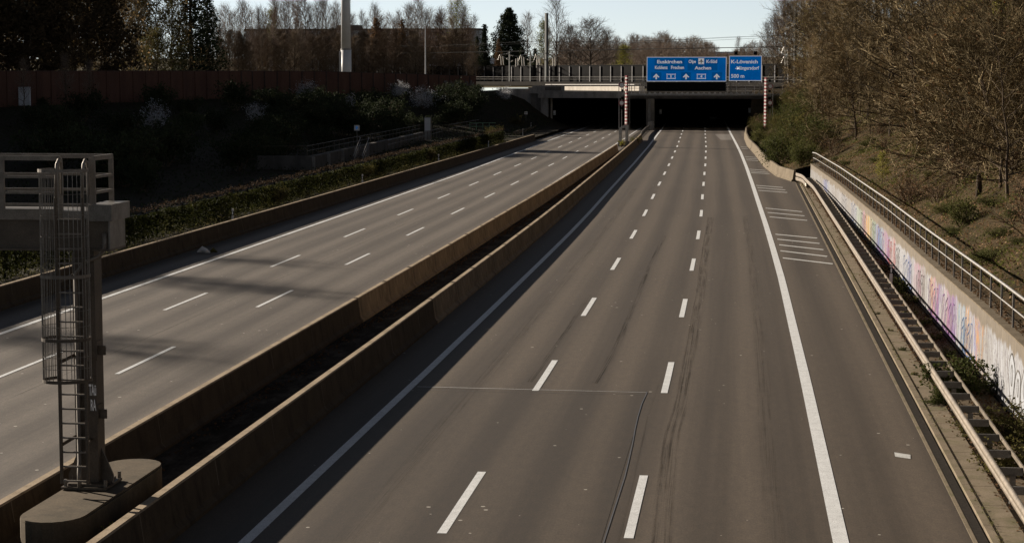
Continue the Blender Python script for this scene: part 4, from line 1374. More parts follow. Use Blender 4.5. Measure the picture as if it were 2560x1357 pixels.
# ------------------------------------------------------------------ brown noise wall on top of the left bank
nwl = thing('noise_wall', 'long dark brown panelled noise wall along the top of the left bank', 'noise wall', (-74, 300, 5.7))
wpts = [(-111, 215), (-103.5, 232), (-95.6, 250), (-85, 274.5), (-74, 300), (-66, 313), (-57.5, 326.5), (-46.0, 345)]
wtop = lerp_tab([(215, 9.6), (250, 9.67), (300, 9.79), (313, 9.75), (345, 9.05)])
wbot = lerp_tab([(215, 4.6), (250, 4.95), (300, 5.75), (345, 6.4)])
wp = []
for i in range(len(wpts) - 1):
    (x0, y0), (x1, y1) = wpts[i], wpts[i + 1]
    n = 4
    wp += [(x0 + (x1 - x0) * k / n, y0 + (y1 - y0) * k / n) for k in range(n)]
wp.append(wpts[-1])
pm2, cm, km = MB(), MB(), MB()
for i in range(len(wp) - 1):
    (x0, y0), (x1, y1) = wp[i], wp[i + 1]
    d = Vector((x1 - x0, y1 - y0, 0)).normalized()
    nn = Vector((d.y, -d.x, 0)) * .08
    for off in (nn, -nn):
        pm2.quad((x0 + off.x, y0 + off.y, wbot(y0)), (x1 + off.x, y1 + off.y, wbot(y1)), (x1 + off.x, y1 + off.y, wtop(y1)), (x0 + off.x, y0 + off.y, wtop(y0)))
    cm.bar((x0, y0, wtop(y0)), (x1, y1, wtop(y1)), .24, .10)
    km.bar((x0 + nn.x, y0 + nn.y, wbot(y0) - .25), (x1 + nn.x, y1 + nn.y, wbot(y1) - .25), .30, .42)
pm2.build('panel', M['rust'], nwl, True)
cm.build('coping', M['rust_post'], nwl, True)
km.build('base_ledge', M['rust_post'], nwl, True)
tot = 0
acc = []
L_ = [0]
for i in range(len(wpts) - 1):
    L_.append(L_[-1] + math.hypot(wpts[i + 1][0] - wpts[i][0], wpts[i + 1][1] - wpts[i][1]))
s = 1.0
while s < L_[-1]:
    x = float(np.interp(s, L_, [p[0] for p in wpts]))
    y = float(np.interp(s, L_, [p[1] for p in wpts]))
    MB().box(x - .01, x + .17, y - .20, y - .02, wbot(y), wtop(y) - .02).build('post', M['rust_post'] if y > 296 else M['rust'], nwl, True)
    s += 2.75
# pale footing strip that shows below the wall between the bushes
ft = MB()
for i in range(len(wp) - 1):
    (x0, y0), (x1, y1) = wp[i], wp[i + 1]
    if 262 < y0 < 306 or 328 < y0:
        ft.bar((x0 + .5, y0 - .3, wbot(y0) - .95), (x1 + .5, y1 - .3, wbot(y1) - .95), .3, .75)
ft.build('footing', M['conc'], nwl, True)
pb = MB().box(-93.6, -92.1, 251.3, 251.7, 5.2, 7.6).build('cabinet', M['plaster_white'], origin=(-93, 251.5, 5.2))
tag(pb, 'pale cabinet in front of the brown noise wall, half hidden by bare shrubs', 'cabinet')
k_end = MB()
rr = random.Random(5)
for k in range(16):
    x0 = -50.5 + .27 * k
    y0 = 345 + (x0 + 46) * -1.6 * -1 - .35
    k_end.tube([(x0 + .05 * j, 345 + (x0 + 46 + .05 * j) * 1.63 - .22 - .1, 7.6 + rr.uniform(-.8, .8)) for j in range(5)], .05, 3)
k_end.build('graffiti', M['conc'], nwl, True)

# ------------------------------------------------------------------ retention basin with railings and stairs
bs = thing('retention_basin', 'dark concrete basin wall with railings and steel stairs behind the left hedge', 'basin', (-40, 200, 0))
def BB(name, mat, fn):
    m = MB()
    fn(m)
    return m.build(name, mat, bs, True)
bz = lerp_tab([(176, 1.70), (262, 1.55)])
BB('basin_wall', M['conc_dark'], lambda m: m.prism([(-40.0, 180.5), (-39.4, 180.5), (-41.8, 262), (-42.4, 262)], -.1, 1.62))
BB('basin_wall', M['conc_dark'], lambda m: m.box(-44.5, -40.01, 180.5, 181.1, -.1, 1.66))
for y in (181, 189, 197, 205, 213):
    xx = -39.4 - 2.4 * (y - 180.5) / 81.5
    BB('buttress', M['conc'], lambda m: m.box(xx + .002, xx + .25, y - .2, y + .2, -.1, 1.58))
rm = lambda y: -39.9 - 2.4 * (y - 180.5) / 81.5
BB('top_rail', M['steel'], lambda m: (m.tube([(rm(y), y, 2.58) for y in (181, 200, 230, 261)], .03, 5), m.tube([(rm(y), y, 2.12) for y in (181, 200, 230, 261)], .025, 5), m.tube([(-44.4, 180.8, 2.55), (-39.9, 181, 2.58)], .03, 5)))
for k in range(28):
    y = 181.1 + 2.9 * k
    BB('railing_post', M['steel'], lambda m: m.bar((rm(y), y, 1.6), (rm(y), y, 2.6), .05, .05, (0, 1, 0)))
sx = -38.6
def stairs(m):
    for s_ in (0, 1.0):
        m.bar((sx + s_ * .9, 196.5 + s_ * .2, .1), (sx - .5 + s_ * .9, 203, 1.7), .06, .18)
def stair_rail(m):
    for s_ in (0, 1.0):
        m.tube([(sx + s_ * .9, 196.5, 1.05), (sx - .5 + s_ * .9, 203, 2.7), (sx - .9 + s_ * .9, 204.3, 2.7)], .035, 5)
        m.tube([(sx + s_ * .9, 196.5, .6), (sx - .5 + s_ * .9, 203, 2.2)], .025, 5)
BB('stair_stringer', M['steel'], stairs)
BB('stair_rail', M['galv_dark'], stair_rail)
for k in range(8):
    t = k / 8
    BB('step', M['steel'], lambda m: m.box(sx - .5 * t, sx - .5 * t + .9, 196.6 + 6.4 * t, 197.1 + 6.4 * t, .2 + 1.5 * t, .24 + 1.5 * t))
rb = thing('handrail', 'grey tubular railing in two bays behind the hedge, right of the steel stairs', 'railing', (-38, 225, .4))
def rail_run(par, P, z0, mat, h=1.05, n=8):
    for zz_ in (h, h * .55):
        MB().tube([(x, y, z0 + zz_) for x, y in P], .035, 5).build('rail', mat, par, True)
    for i in range(len(P) - 1):
        for k in range(n):
            t = k / n
            x = P[i][0] + (P[i + 1][0] - P[i][0]) * t
            y = P[i][1] + (P[i + 1][1] - P[i][1]) * t
            MB().bar((x, y, z0), (x, y, z0 + h), .06, .06, (0, 1, 0)).build('post', mat, par, True)
rail_run(rb, [(-36.6, 205), (-38.4, 255)], 1.35, M['steel'], 1.0, 16)
rb2 = thing('handrail', 'grey railing around the pump shaft in front of the white blossom bush', 'railing', (-41, 275, .4))
rail_run(rb2, [(-45, 268), (-39.5, 268), (-39.5, 300)], 1.3, M['steel'], 1.15, 7)
rb3 = thing('handrail', 'short pale green sunlit railing near the far end of the left hedge', 'railing', (-36, 285, .4))
rail_run(rb3, [(-38.6, 283), (-35.0, 284)], 1.25, M['green_metal'], 1.1, 4)
sg = thing('notice_sign', 'small square white notice with a blue figure in front of the dark bushes', 'sign', (-42.0, 216, 1.5))
MB().bar((0, .03, 0), (0, .03, 2.2), .06, .06, (0, 1, 0)).build('pole', M['galv_dark'], sg)
MB().box(-.30, .30, -.02, .01, 1.55, 2.15).build('plate', M['white'], sg)
MB().prism([(-.18, 1.75), (-.02, 1.72), (.12, 1.88), (.02, 2.02), (-.14, 1.98), (.0, 1.9)], -.03, -.022, 'y').build('figure', M['sign_blue'], sg)
pn = thing('switch_cabinet', 'tall pale grey switch cabinet behind the left hedge', 'cabinet', (-39.8, 252, .9))
MB().box(-.42, .42, -.2, .2, 0, 2.9).build('housing', M['conc'], pn)
MB().box(-.36, .36, -.215, -.202, 1.2, 2.8).build('door', M['plaster_white'], pn)
sn = thing('notice_sign', 'tiny white sign on a thin post before the left tunnel pillar', 'sign', (-35.6, 330, .4))
MB().bar((0, .02, 0), (0, .02, 2.7), .06, .06, (0, 1, 0)).build('pole', M['galv_dark'], sn)
MB().box(-.26, .26, -.03, .01, 2.3, 2.75).build('plate', M['white'], sn)
MB().box(-.15, .15, -.04, -.031, 2.48, 2.56).build('mark', M['black'], sn)

# ------------------------------------------------------------------ buildings and mast behind the walls
ap_ = thing('apartment_building', 'long dark grey apartment block with balconies behind the bare trees', 'building', (-104, 560, 8))
aw = (-141, -73.5)
MB().box(aw[0], aw[1], 560, 574, 8, 21.9).build('wall', M['plaster'], ap_, True)
MB().box(aw[0] - .3, aw[1] + .3, 559.5, 574.4, 21.91, 22.4).build('roof', M['conc_dark'], ap_, True)
MB().box(-115, -108.5, 562, 568, 22.41, 23.5).build('roof_house', M['conc_dark'], ap_, True)
for fl in range(5):
    z = 9.0 + 2.65 * fl
    for c in range(13):
        x = -139 + 5.05 * c
        if c % 3 == 1:
            MB().box(x, x + 3.4, 558.6, 559.99, z - .1, z + .75).build('balcony', M['plaster_white'], ap_, True)
            MB().box(x + .1, x + 3.3, 559.90, 559.98, z + .76, z + 1.9).build('window', M['glass'], ap_, True)
        elif fl % 1 == 0:
            MB().box(x + .3, x + 2.6, 559.90, 559.99, z + .05, z + 1.75).build('window', M['plaster_white' if (c + fl) % 4 == 0 else 'glass'], ap_, True)
wb = thing('shed_building', 'small pale corrugated building between the trees left of the dark spruce', 'building', (-68.6, 500, 8))
m = MB()
m.box(-70.6, -66.4, 500, 508, 8, 16.4)
m.build('wall', M['plaster_white'], wb, True)
m = MB()
for k in range(14):
    m.box(-70.5 + .3 * k, -70.38 + .3 * k, 499.9, 499.99, 8, 16.3)
m.build('ribs', M['plaster'], wb, True)
MB().box(-66.35, -62.6, 501, 508, 8, 13.7).build('low_wing', M['plaster'], wb, True)
hb = thing('hall_building', 'far hall coloured a hazy pale blue on the horizon between the trees and the smaller blue sign', 'building', (-30, 2900, 34))
MB().box(-75, 20, 2900, 2960, 20, 44).build('wall', M['far_wall_hazy'], hb, True)
for k in range(6):
    MB().box(-8 + 5 * k, -6.8 + 5 * k, 2890, 2895, 20, 46 + 3 * (k % 3)).build('chimney', M['far_wall_hazy'], hb, True)
ms = thing('radio_mast', 'very tall white tubular mast rising from behind the brown noise wall', 'mast', (-72.3, 362, 6))
m = MB()
m.tube([(0, 0, 0), (0, 0, 7.9)], .96, 28)
m.build('lower_shaft', M['mast'], ms, smooth=True)
m = MB()
m.tube([(0, 0, 7.9), (0, 0, 30)], [.90, .66], 28)
m.build('upper_shaft', M['mast'], ms, smooth=True)
MB().tube([(0, 0, 7.82), (0, 0, 8.0)], 1.02, 28).build('flange', M['galv_dark'], ms)
MB().box(-1.25, -.90, -.3, .1, 0, 7.6).build('cable_duct', M['mast'], ms)
m = MB()
for k in range(58):
    m.bar((.80, -.1, 8.3 + .35 * k), (1.0, -.1, 8.3 + .35 * k), .03, .03)
m.bar((1.0, -.1, 8.1), (.86, -.1, 29.8), .04, .04, (0, 1, 0))
m.build('ladder', M['galv_dark'], ms)
lp = thing('street_lamp', 'thin pale lamp post standing among the bare trees right of the white mast', 'lamp post', (-62.8, 395, 7.5))
MB().tube([(0, 0, 0), (0, 0, 11.6)], [.14, .07], 8).build('pole', M['mast'], lp)
MB().tube([(0, 0, 0), (0, 0, 1.2)], .2, 8).build('foot', M['mast'], lp)
MB().bar((0, 0, 11.55), (.5, -.1, 11.7), .16, .08).build('lamp_head', M['galv'], lp)
sdh = thing('satellite_dish', 'round white dish beside the orange-brown conifer', 'dish', (-58.6, 470, 8))
MB().tube([(0, 0, 0), (0, .2, 4.3)], .07, 6).build('pole', M['galv_dark'], sdh)
MB().tube([(0, -.1, 4.55), (0, .02, 4.5), (0, .2, 4.4)], [.78, .62, .15], 16).build('bowl', M['sign_white'], sdh)

# ------------------------------------------------------------------ plants: builders
GA = 2.399963
def path_pts(p, d, L, n, rng, wob, up):
    pts = [p.copy()]
    d = d.normalized()
    for i in range(n):
        d = d + Vector((rng.uniform(-wob, wob), rng.uniform(-wob, wob), rng.uniform(-wob, wob) + up))
        d.normalize()
        pts.append(pts[-1] + d * (L / n))
    return pts

def at_path(pts, t):
    k = t * (len(pts) - 1)
    i = min(int(k), len(pts) - 2)
    return pts[i].lerp(pts[i + 1], k - i), (pts[i + 1] - pts[i]).normalized()

def side_dir(d, ang, az):
    a = d.orthogonal().normalized()
    b = d.cross(a)
    return d * math.cos(ang) + (a * math.cos(az) + b * math.sin(az)) * math.sin(ang)

def tree_proto(seed, H, r0, start=.25, nl=20, reach=.34, ang=(1.05, .55), up=.10, wob=.12, nsub=7, ntw=6, tw_r=.013, tw_l=1.0, lean=(0, 0), bark='bark', twig='twig', leaf=None, nleaf=0, leafsize=.12, top_pow=.7, nseg=2, third=0):
    """bare or thinly leaved tree at the origin: trunk with limbs, and a crown of branches and twigs"""
    rng = random.Random(seed)
    T, K = MB(), MB()
    lp_ = []
    tr = [Vector((0, 0, -.3))]
    n = 9
    for i in range(1, n + 1):
        t = i / n
        tr.append(Vector((lean[0] * H * t * t + rng.uniform(-1, 1) * .012 * H, lean[1] * H * t * t + rng.uniform(-1, 1) * .012 * H, H * t)))
    T.tube(tr, [r0 * (1.15 if i == 0 else (1 - .93 * (i / n) ** .8)) for i in range(n + 1)], 7)
    for i in range(nl):
        t = start + (1 - start) * (i + .5 * rng.random()) / nl
        t = min(t, .985)
        p, d = at_path(tr, t)
        s = (t - start) / (1 - start)
        a = ang[0] + (ang[1] - ang[0]) * s + rng.uniform(-.18, .18)
        dr = side_dir(Vector((0, 0, 1)), a, i * GA + rng.uniform(-.5, .5))
        dr += Vector((lean[0] * 1.2, lean[1] * 1.2, 0))
        L = reach * H * (1 - s * .92) ** top_pow * rng.uniform(.7, 1.15) + .05 * H
        r = max(.02, r0 * .42 * (1 - .75 * s))
        lb = path_pts(p, dr, L, 5, rng, wob, up)
        T.tube(lb, [r, r * .8, r * .62, r * .46, r * .3, r * .14], 5)
        for j in range(nsub):
            tt = .18 + .8 * (j + rng.random() * .6) / nsub
            q, qd = at_path(lb, min(tt, .98))
            sdv = side_dir(qd, rng.uniform(.5, 1.0), j * GA + rng.uniform(-.8, .8))
            sl = L * rng.uniform(.28, .5) * (1.15 - .6 * tt) + .25
            sb = path_pts(q, sdv, sl, 3, rng, wob * 1.4, up * .8)
            rs = max(tw_r * 1.4, r * .3 * (1.1 - .7 * tt))
            K.tube(sb, [rs, rs * .75, rs * .5, tw_r * .7], 3, False)
            for k in range(ntw):
                t3 = .12 + .88 * (k + rng.random() * .7) / ntw
                w, wd = at_path(sb, min(t3, .99))
                tv = side_dir(wd, rng.uniform(.3, .95), rng.uniform(0, 6.28))
                tl = tw_l * rng.uniform(.45, 1.2) * (.6 + .05 * H)
                tp_ = path_pts(w, tv, tl, nseg, rng, wob * 1.6, up)
                K.tube(tp_, [tw_r * (1 - .75 * m / nseg) for m in range(nseg + 1)], 3, False)
                lp_ += tp_[1:]
                for h in range(third):
                    z_, zd = at_path(tp_, rng.uniform(.2, .9))
                    yv = side_dir(zd, rng.uniform(.4, .9), rng.uniform(0, 6.28))
                    K.tube([z_, z_ + yv * tl * .5], [tw_r * .7, tw_r * .25], 3, False)
                    lp_.append(z_ + yv * tl * .5)
    e = bpy.data.objects.new('proto', None)
    o1 = bpy.data.objects.new('trunk', T.mesh('trunk', M[bark]))
    o2 = bpy.data.objects.new('crown', K.mesh('crown', M[twig]))
    o1.parent = o2.parent = e
    parts = [o1, o2]
    if leaf:
        g = np.random.default_rng(seed)
        P = np.array([v[:] for v in lp_])
        P = P[g.integers(0, len(P), nleaf)] + g.normal(0, .22, (nleaf, 3))
        o3 = bpy.data.objects.new('foliage', leaf_mesh('foliage', P, leafsize, M[leaf], seed))
        o3.parent = e
        parts.append(o3)
    return e, parts

def conifer_proto(seed, H, rad, leaf, n, size, power=.8, bulge=.25, base=.05, lumps=26):
    """evergreen: trunk, tiers of boughs, needles gathered in drooping clumps with gaps between them"""
    g = np.random.default_rng(seed)
    rng = random.Random(seed)
    T = MB()
    T.tube([(0, 0, -.3), (0, 0, H * .5), (0, 0, H * .98)], [H * .022, H * .014, .03], 7)
    Ps = []
    for i in range(lumps * 6):
        t = base + (1 - base) * (i + rng.random()) / (lumps * 6)
        env = rad * ((1 - t) ** power) * (1 + bulge * math.sin(t * 3.1)) * (.75 + .35 * math.sin(t * 23 + seed) * math.sin(i * 1.7))
        az = i * GA + rng.uniform(-.3, .3)
        L = max(.4, env * rng.uniform(.75, 1.1))
        z0 = H * t
        T.tube([(0, 0, z0), (math.cos(az) * L * .9, math.sin(az) * L * .9, z0 - L * .12)], [.08, .02], 3, False)
        k = int(n / (lumps * 6) * (.4 + 1.2 * (1 - t)))
        s = g.uniform(.25, 1.05, k) ** .6
        sp = .09 * rad * (1.2 - t) + .12
        P = np.stack([np.cos(az) * L * s, np.sin(az) * L * s, z0 - L * .14 * s], 1) + g.normal(0, 1, (k, 3)) * np.array([sp, sp, sp * .8])
        Ps.append(P)
    e = bpy.data.objects.new('proto', None)
    o1 = bpy.data.objects.new('trunk', T.mesh('trunk', M['bark_dark']))
    o2 = bpy.data.objects.new('crown', leaf_mesh('crown', np.concatenate(Ps), size, M[leaf], seed, .5))
    o1.parent = o2.parent = e
    return e, [o1, o2]

def shrub_proto(seed, H, rad, leaf, n, size, twig='twig', stems=14, clumps=26, twn=8, flatten=1.0):
    """bush: a fan of stems with twigs, leaves in separate clumps at the stem ends"""
    rng = random.Random(seed)
    g = np.random.default_rng(seed)
    K = MB()
    ends = []
    for i in range(stems):
        az = i * GA + rng.uniform(-.4, .4)
        out = rng.uniform(.2, 1.0)
        d = Vector((math.cos(az) * out, math.sin(az) * out, rng.uniform(.6, 1.2) * flatten))
        L = H * rng.uniform(.6, 1.1)
        d.x *= rad / H
        d.y *= rad / H
        ps = path_pts(Vector((rng.uniform(-.1, .1) * rad, rng.uniform(-.1, .1) * rad, -.1)), d, L, 4, rng, .2, .02)
        K.tube(ps, [.028, .022, .017, .012, .006], 4, False)
        for k in range(twn):
            p, pd = at_path(ps, rng.uniform(.25, .98))
            v = side_dir(pd, rng.uniform(.4, 1.1), rng.uniform(0, 6.28))
            tw = path_pts(p, v, H * rng.uniform(.15, .4), 2, rng, .25, .0)
            K.tube(tw, [.011, .008, .003], 3, False)
            ends += tw[1:]
        ends.append(ps[-1])
    e = bpy.data.objects.new('proto', None)
    o1 = bpy.data.objects.new('stems', K.mesh('stems', M[twig]))
    o1.parent = e
    parts = [o1]
    if n:
        P = np.array([v[:] for v in ends])
        P = P[g.integers(0, len(P), n)] + g.normal(0, 1, (n, 3)) * np.array([.12, .12, .10]) * H * .6
        P[:, 2] = np.abs(P[:, 2])
        o2 = bpy.data.objects.new('foliage', leaf_mesh('foliage', P, size, M[leaf], seed))
        o2.parent = e
        parts.append(o2)
    return e, parts

def plant(proto, name, loc, rz, sc, label, cat, group=None, tilt=(0, 0)):
    e, parts = proto
    r = bpy.data.objects.new(name, None)
    C.objects.link(r)
    r.location = loc
    r.rotation_euler = (tilt[0], tilt[1], rz)
    r.scale = sc if isinstance(sc, tuple) else (sc, sc, sc)
    for p in parts:
        c = bpy.data.objects.new(p.name.split('.')[0], p.data)
        C.objects.link(c)
        c.parent = r
    return tag(r, label, cat, group)
# ------------------------------------------------------------------ plants: where they grow
_f = cam.data.lens * 2560 / 36.0
_mw = cam.rotation_euler.to_matrix()
def at(px, py, Y):
    """x and height of the sight line through a point of the photograph, at distance Y down the road"""
    d = _mw @ Vector(((px - 1280) / _f, -(py - 678.5) / _f, -1))
    return d.x * Y / d.y, 9.0 + d.z * Y / d.y

bare = [tree_proto(11 + i, 14, .20, .22, 22, .30, (.95, .40), .14, .13, 7, 6, .016, 1.0, twig='twig_far', bark='bark') for i in range(4)]
bare_red = [tree_proto(31 + i, 12, .17, .2, 22, .34, (1.0, .45), .12, .14, 7, 7, .016, 1.0, twig='twig_red', bark='bark_dark') for i in range(2)]
under = [tree_proto(37 + i, 12, .13, .05, 26, .26, (1.0, .35), .14, .14, 8, 8, .019, 1.0, twig='twig', bark='bark_dark') for i in range(2)]
round_ = [tree_proto(41 + i, 12, .26, .18, 26, .50, (1.15, .35), .10, .12, 8, 8, .019, 1.0, twig='twig_far', bark='bark', top_pow=.45, third=1) for i in range(3)]
far_data = []
for q in range(4):
    e_, ps_ = tree_proto(45 + q, 12, .22, .10, 20, .42, (1.15, .35), .10, .13, 6, 6, .028, 1.1, top_pow=.45)
    Vs, Fs, n0 = [], [], 0
    for p_ in ps_:
        co_ = np.array([v.co[:] for v in p_.data.vertices])
        Vs.append(co_)
        Fs += [[i + n0 for i in pl.vertices] for pl in p_.data.polygons if len(pl.vertices) == 4]
        n0 += len(co_)
    far_data.append((np.concatenate(Vs), np.array(Fs)))
open_ = tree_proto(51, 16, .26, .22, 20, .42, (1.0, .3), .12, .10, 8, 6, .018, 1.2, twig='twig_far', bark='bark_dark', top_pow=.5)
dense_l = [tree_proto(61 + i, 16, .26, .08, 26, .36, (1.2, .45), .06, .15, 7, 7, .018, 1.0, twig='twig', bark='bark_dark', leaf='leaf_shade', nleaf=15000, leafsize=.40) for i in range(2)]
dense_v = [tree_proto(66 + i, 16, .24, .08, 28, .36, (1.1, .4), .09, .14, 9, 8, .021, 1.1, twig='twig_gold', bark='bark', leaf='leaf_lit', nleaf=1100, leafsize=.32) for i in range(2)]  # nearly bare: many twigs, few leaves
willow = tree_proto(71, 15, .22, .12, 26, .36, (1.1, .4), -.02, .12, 7, 7, .012, 1.1, twig='twig', bark='bark_dark', leaf='leaf_olive', nleaf=8000, leafsize=.26)
birch = tree_proto(72, 15, .16, .2, 24, .28, (.8, .35), .10, .12, 7, 7, .012, 1.0, twig='twig_far', bark='bark', leaf='leaf_lime', nleaf=2600, leafsize=.22)
lime_t = tree_proto(73, 12, .15, .2, 22, .24, (.9, .4), .10, .12, 6, 6, .012, .9, twig='twig_far', bark='bark', leaf='leaf_lime', nleaf=3600, leafsize=.24)
sequoia = conifer_proto(81, 17, 5.3, 'leaf_dark', 34000, .38, .46, .45, .02, 44)
spruce = conifer_proto(82, 12, 2.0, 'leaf_dark', 5200, .34, .75, .35, .04, 24)
dark_c = conifer_proto(83, 20, 3.4, 'leaf_dark', 9000, .42, .6, .45, .02, 30)
ivyc = conifer_proto(84, 12, 2.3, 'leaf_brown', 5200, .30, .55, .5, .03, 24)
wood = [tree_proto(101 + i, 13, .15, .10, 28, .50, (1.35, .75), .04, .17, 7, 5, .021, 1.35, lean=(-.17, -.03), twig='twig_gold', bark='bark', top_pow=.5) for i in range(5)]
wood_b = [tree_proto(121 + i, 15, .13, .25, 18, .30, (1.0, .5), .10, .13, 7, 7, .014, 1.0, lean=(-.10, 0), twig='twig_gold', bark='bark_pale', leaf='leaf_lime' if i == 1 else 'leaf_brown', nleaf=260 if i == 1 else 700, leafsize=.12) for i in range(3)]
wood_c = [tree_proto(126 + i, 16, .30, .14, 16, .50, (1.45, .8), .02, .18, 6, 4, .022, 1.4, lean=(-.12, -.02), twig='twig_gold', bark='bark_dark', top_pow=.45) for i in range(3)]
thicket = [tree_proto(131 + i, 4.6, .06, .03, 26, .70, (1.25, .45), .03, .18, 8, 8, .011, .95, lean=(-.2, -.05), twig='twig_gold', bark='bark', top_pow=.4, leaf='leaf_rust' if i == 2 else 'leaf_brown', nleaf=260, leafsize=.11) for i in range(4)]
bramble = [shrub_proto(141 + i, 1.9, 1.9, 'leaf_brown', 420, .10, 'twig', 20, twn=12) for i in range(3)]
bush_g = [shrub_proto(151 + i, 2.4, 1.8, 'leaf_green', 3000, .13, 'twig', 16) for i in range(3)]
bush_o = [shrub_proto(161 + i, 2.6, 2.0, 'leaf_olive', 2600, .13, 'twig', 18, twn=12) for i in range(2)]
bush_d = [shrub_proto(171 + i, 3.6, 2.8, 'leaf_dark', 2600, .24, 'bark_dark' if False else 'twig', 16) for i in range(3)]
bush_w = [shrub_proto(181 + i, 4.0, 3.2, 'blossom', 2600, .15, 'twig_far', 18, twn=12) for i in range(3)]
laurel = shrub_proto(191, 1.25, 1.5, 'leaf_green', 2600, .10, 'twig', 22, flatten=.55)
laurel2 = shrub_proto(192, 1.0, 1.5, 'leaf_olive', 3200, .075, 'twig', 24, flatten=.6)
weed = shrub_proto(193, .35, .35, 'leaf_lime', 120, .07, 'twig', 7, twn=3)
weed_g = shrub_proto(194, .4, .5, 'leaf_green', 260, .075, 'twig', 9, twn=4)

# -- behind the brown wall on the left: the high dark group that shades the bank
rng = random.Random(21)
for px, Y, h, pr_, nm, lab, grp in [
    (-20, 282, 19, dense_v[0], 'left_tree', 'tall dark nearly bare brown tree in the shaded group at the upper left', 'dark trees behind the brown wall'),
    (70, 300, 20, dense_v[1], 'left_tree', None, None), (150, 285, 18, dense_v[0], 'left_tree', None, None), (225, 300, 20, dense_v[1], 'left_tree', None, None),
    (290, 318, 19, dense_v[0], 'left_tree', None, None), (40, 330, 24, dense_v[1], 'left_tree', None, None), (180, 330, 24, dense_v[0], 'left_tree', None, None), (330, 335, 20, dense_v[1], 'left_tree', None, None), (110, 345, 24, dense_v[0], 'left_tree', None, None), (260, 350, 25, dense_v[1], 'left_tree', None, None), (110, 275, 15, dense_v[0], 'left_tree', None, None), (190, 278, 16, dense_v[1], 'left_tree', None, None), (20, 300, 17, dense_v[0], 'left_tree', None, None), (255, 292, 15, dense_v[0], 'left_tree', None, None), (310, 300, 16, dense_v[1], 'left_tree', None, None), (345, 312, 17, dense_v[0], 'left_tree', None, None), (430, 330, 18, dense_v[1], 'left_tree', None, None)]:
    x, _ = at(px, 178, Y)
    plant(pr_, nm, (x, Y, 5.5), rng.uniform(0, 6.28), h / 16, 'tall dark nearly bare brown tree in the shaded group at the upper left', 'tree', 'dark trees behind the brown wall')
x, _ = at(395, 178, 322)
plant(willow, 'left_tree', (x, 322, 5.8), 1, 1.22, 'tall olive-yellow tree between the dark trees and the black conifer', 'tree')
x, _ = at(360, 178, 300)
plant(willow, 'left_tree', (x, 306, 5.8), 2.6, (.9, .9, .62), 'lower olive-yellow tree just above the brown noise wall', 'tree')
for px, Y, s_, lab in ((478, 340, 1.12, 'black narrow conifer, taller than the frame, left of the bare trees'), (520, 344, .95, 'second black conifer, pressed against the taller black conifer')):
    x, _ = at(px, 178, Y)
    plant(dark_c, 'conifer', (x, Y, 6), px, s_, lab, 'conifer')
# trees further towards the viewer on the same bank, whose long shadows streak the left carriageway
for x, y, h, k in [(-122, 258, 22, 0), (-128, 236, 22, 1), (-121, 214, 21, 0), (-126, 192, 22, 1), (-122, 171, 24, 0), (-119, 152, 27, 1), (-112, 137, 26, 0), (-118, 122, 28, 1), (-124, 105, 25, 0), (-120, 86, 24, 1), (-126, 66, 24, 0)]:
    plant(bare[k] if 115 < y < 160 else dense_l[k], 'left_tree', (x, y, 5), x * y, h * 1.12 / (14 if 115 < y < 160 else 16), 'unseen tree added on the left bank outside the picture to shade it', 'tree', 'trees beyond the left edge')

rng = random.Random(22)
for x, y, h, k in [(-104, 263, 21, 0), (-100, 272, 21, 1), (-109, 272, 24, 0), (-94, 280, 21, 1)]:  # added to close a gap that let sun onto the bank
    plant(dense_l[k], 'left_tree', (x, y, 5.5), x, (h / 16 * 1.15, h / 16 * 1.15, h / 16), 'tall dark nearly bare brown tree in the shaded group at the upper left', 'tree', 'dark trees behind the brown wall')
y = 50.0
while y < 262:
    for row_ in (0, 1, 2):
        x = (-.405 * y - 15 - 13 * row_) + rng.uniform(-2, 2)
        h = max(4.5, .335 * ((-x - 38) / .857) - z_left(x, y)) * rng.uniform(.9, 1.0)  # height sized so the added tree's shadow covers the bank
        h = min(h, 27)
        plant(dark_c if h < 13 else dense_l[row_ % 2], 'left_tree', (x, y + rng.uniform(-2, 2), z_left(x, y) - .3), rng.uniform(0, 6), (h / (20 if h < 13 else 16) * 1.25,) * 2 + (h / (20 if h < 13 else 16),), 'unseen tree added on the left bank outside the picture to shade it', 'tree', 'trees beyond the left edge')
    y += 7.5

# -- row of slender bare trees in front of the apartment block
rng = random.Random(33)
row = []
for k in range(48):
    px = 530 + 13.8 * k + rng.uniform(-7, 7)
    row.append((px, rng.uniform(455, 535), rng.uniform(4, 46) + (18 if px > 1090 else 0) + (22 if 870 < px < 990 else 0)))
for k in range(22):
    row.append((545 + 29 * k + rng.uniform(-8, 8), rng.uniform(435, 470), rng.uniform(70, 125)))
for k, (px, Y, py) in enumerate(row):
    x, zt = at(px, py, Y)
    h = zt - 7.6
    red = rng.random() < .3
    pr_ = rng.choice(bare_red) if red else rng.choice(bare)
    base = 12 if red else 14
    plant(pr_, 'bare_tree', (x, Y, 7.6), rng.uniform(0, 6.28), (h / base * rng.uniform(.75, 1.0), h / base * .85, h / base), 'slender leafless brown tree in the row in front of the apartment block', 'tree', 'bare trees before the apartment block')
for k in range(46):
    px = 545 + 14.2 * k + rng.uniform(-8, 8)
    Y = rng.uniform(432, 462)
    x, zt = at(px, rng.uniform(84, 128), Y)
    h = zt - 7.6
    plant(under[k % 2], 'bare_tree', (x, Y, 7.6), rng.uniform(0, 6.28), (h / 12 * 1.5, h / 12 * 1.5, h / 12), 'slender leafless brown tree in the row in front of the apartment block', 'tree', 'bare trees before the apartment block')
def one(pr_, base, px, py, Y, z0, wide, name, lab, cat='tree', grp=None, rz=0.7):
    x, zt = at(px, py, Y)
    h = zt - z0
    return plant(pr_, name, (x, Y, z0), rz + px, (h / base * wide, h / base * wide, h / base), lab, cat, grp)
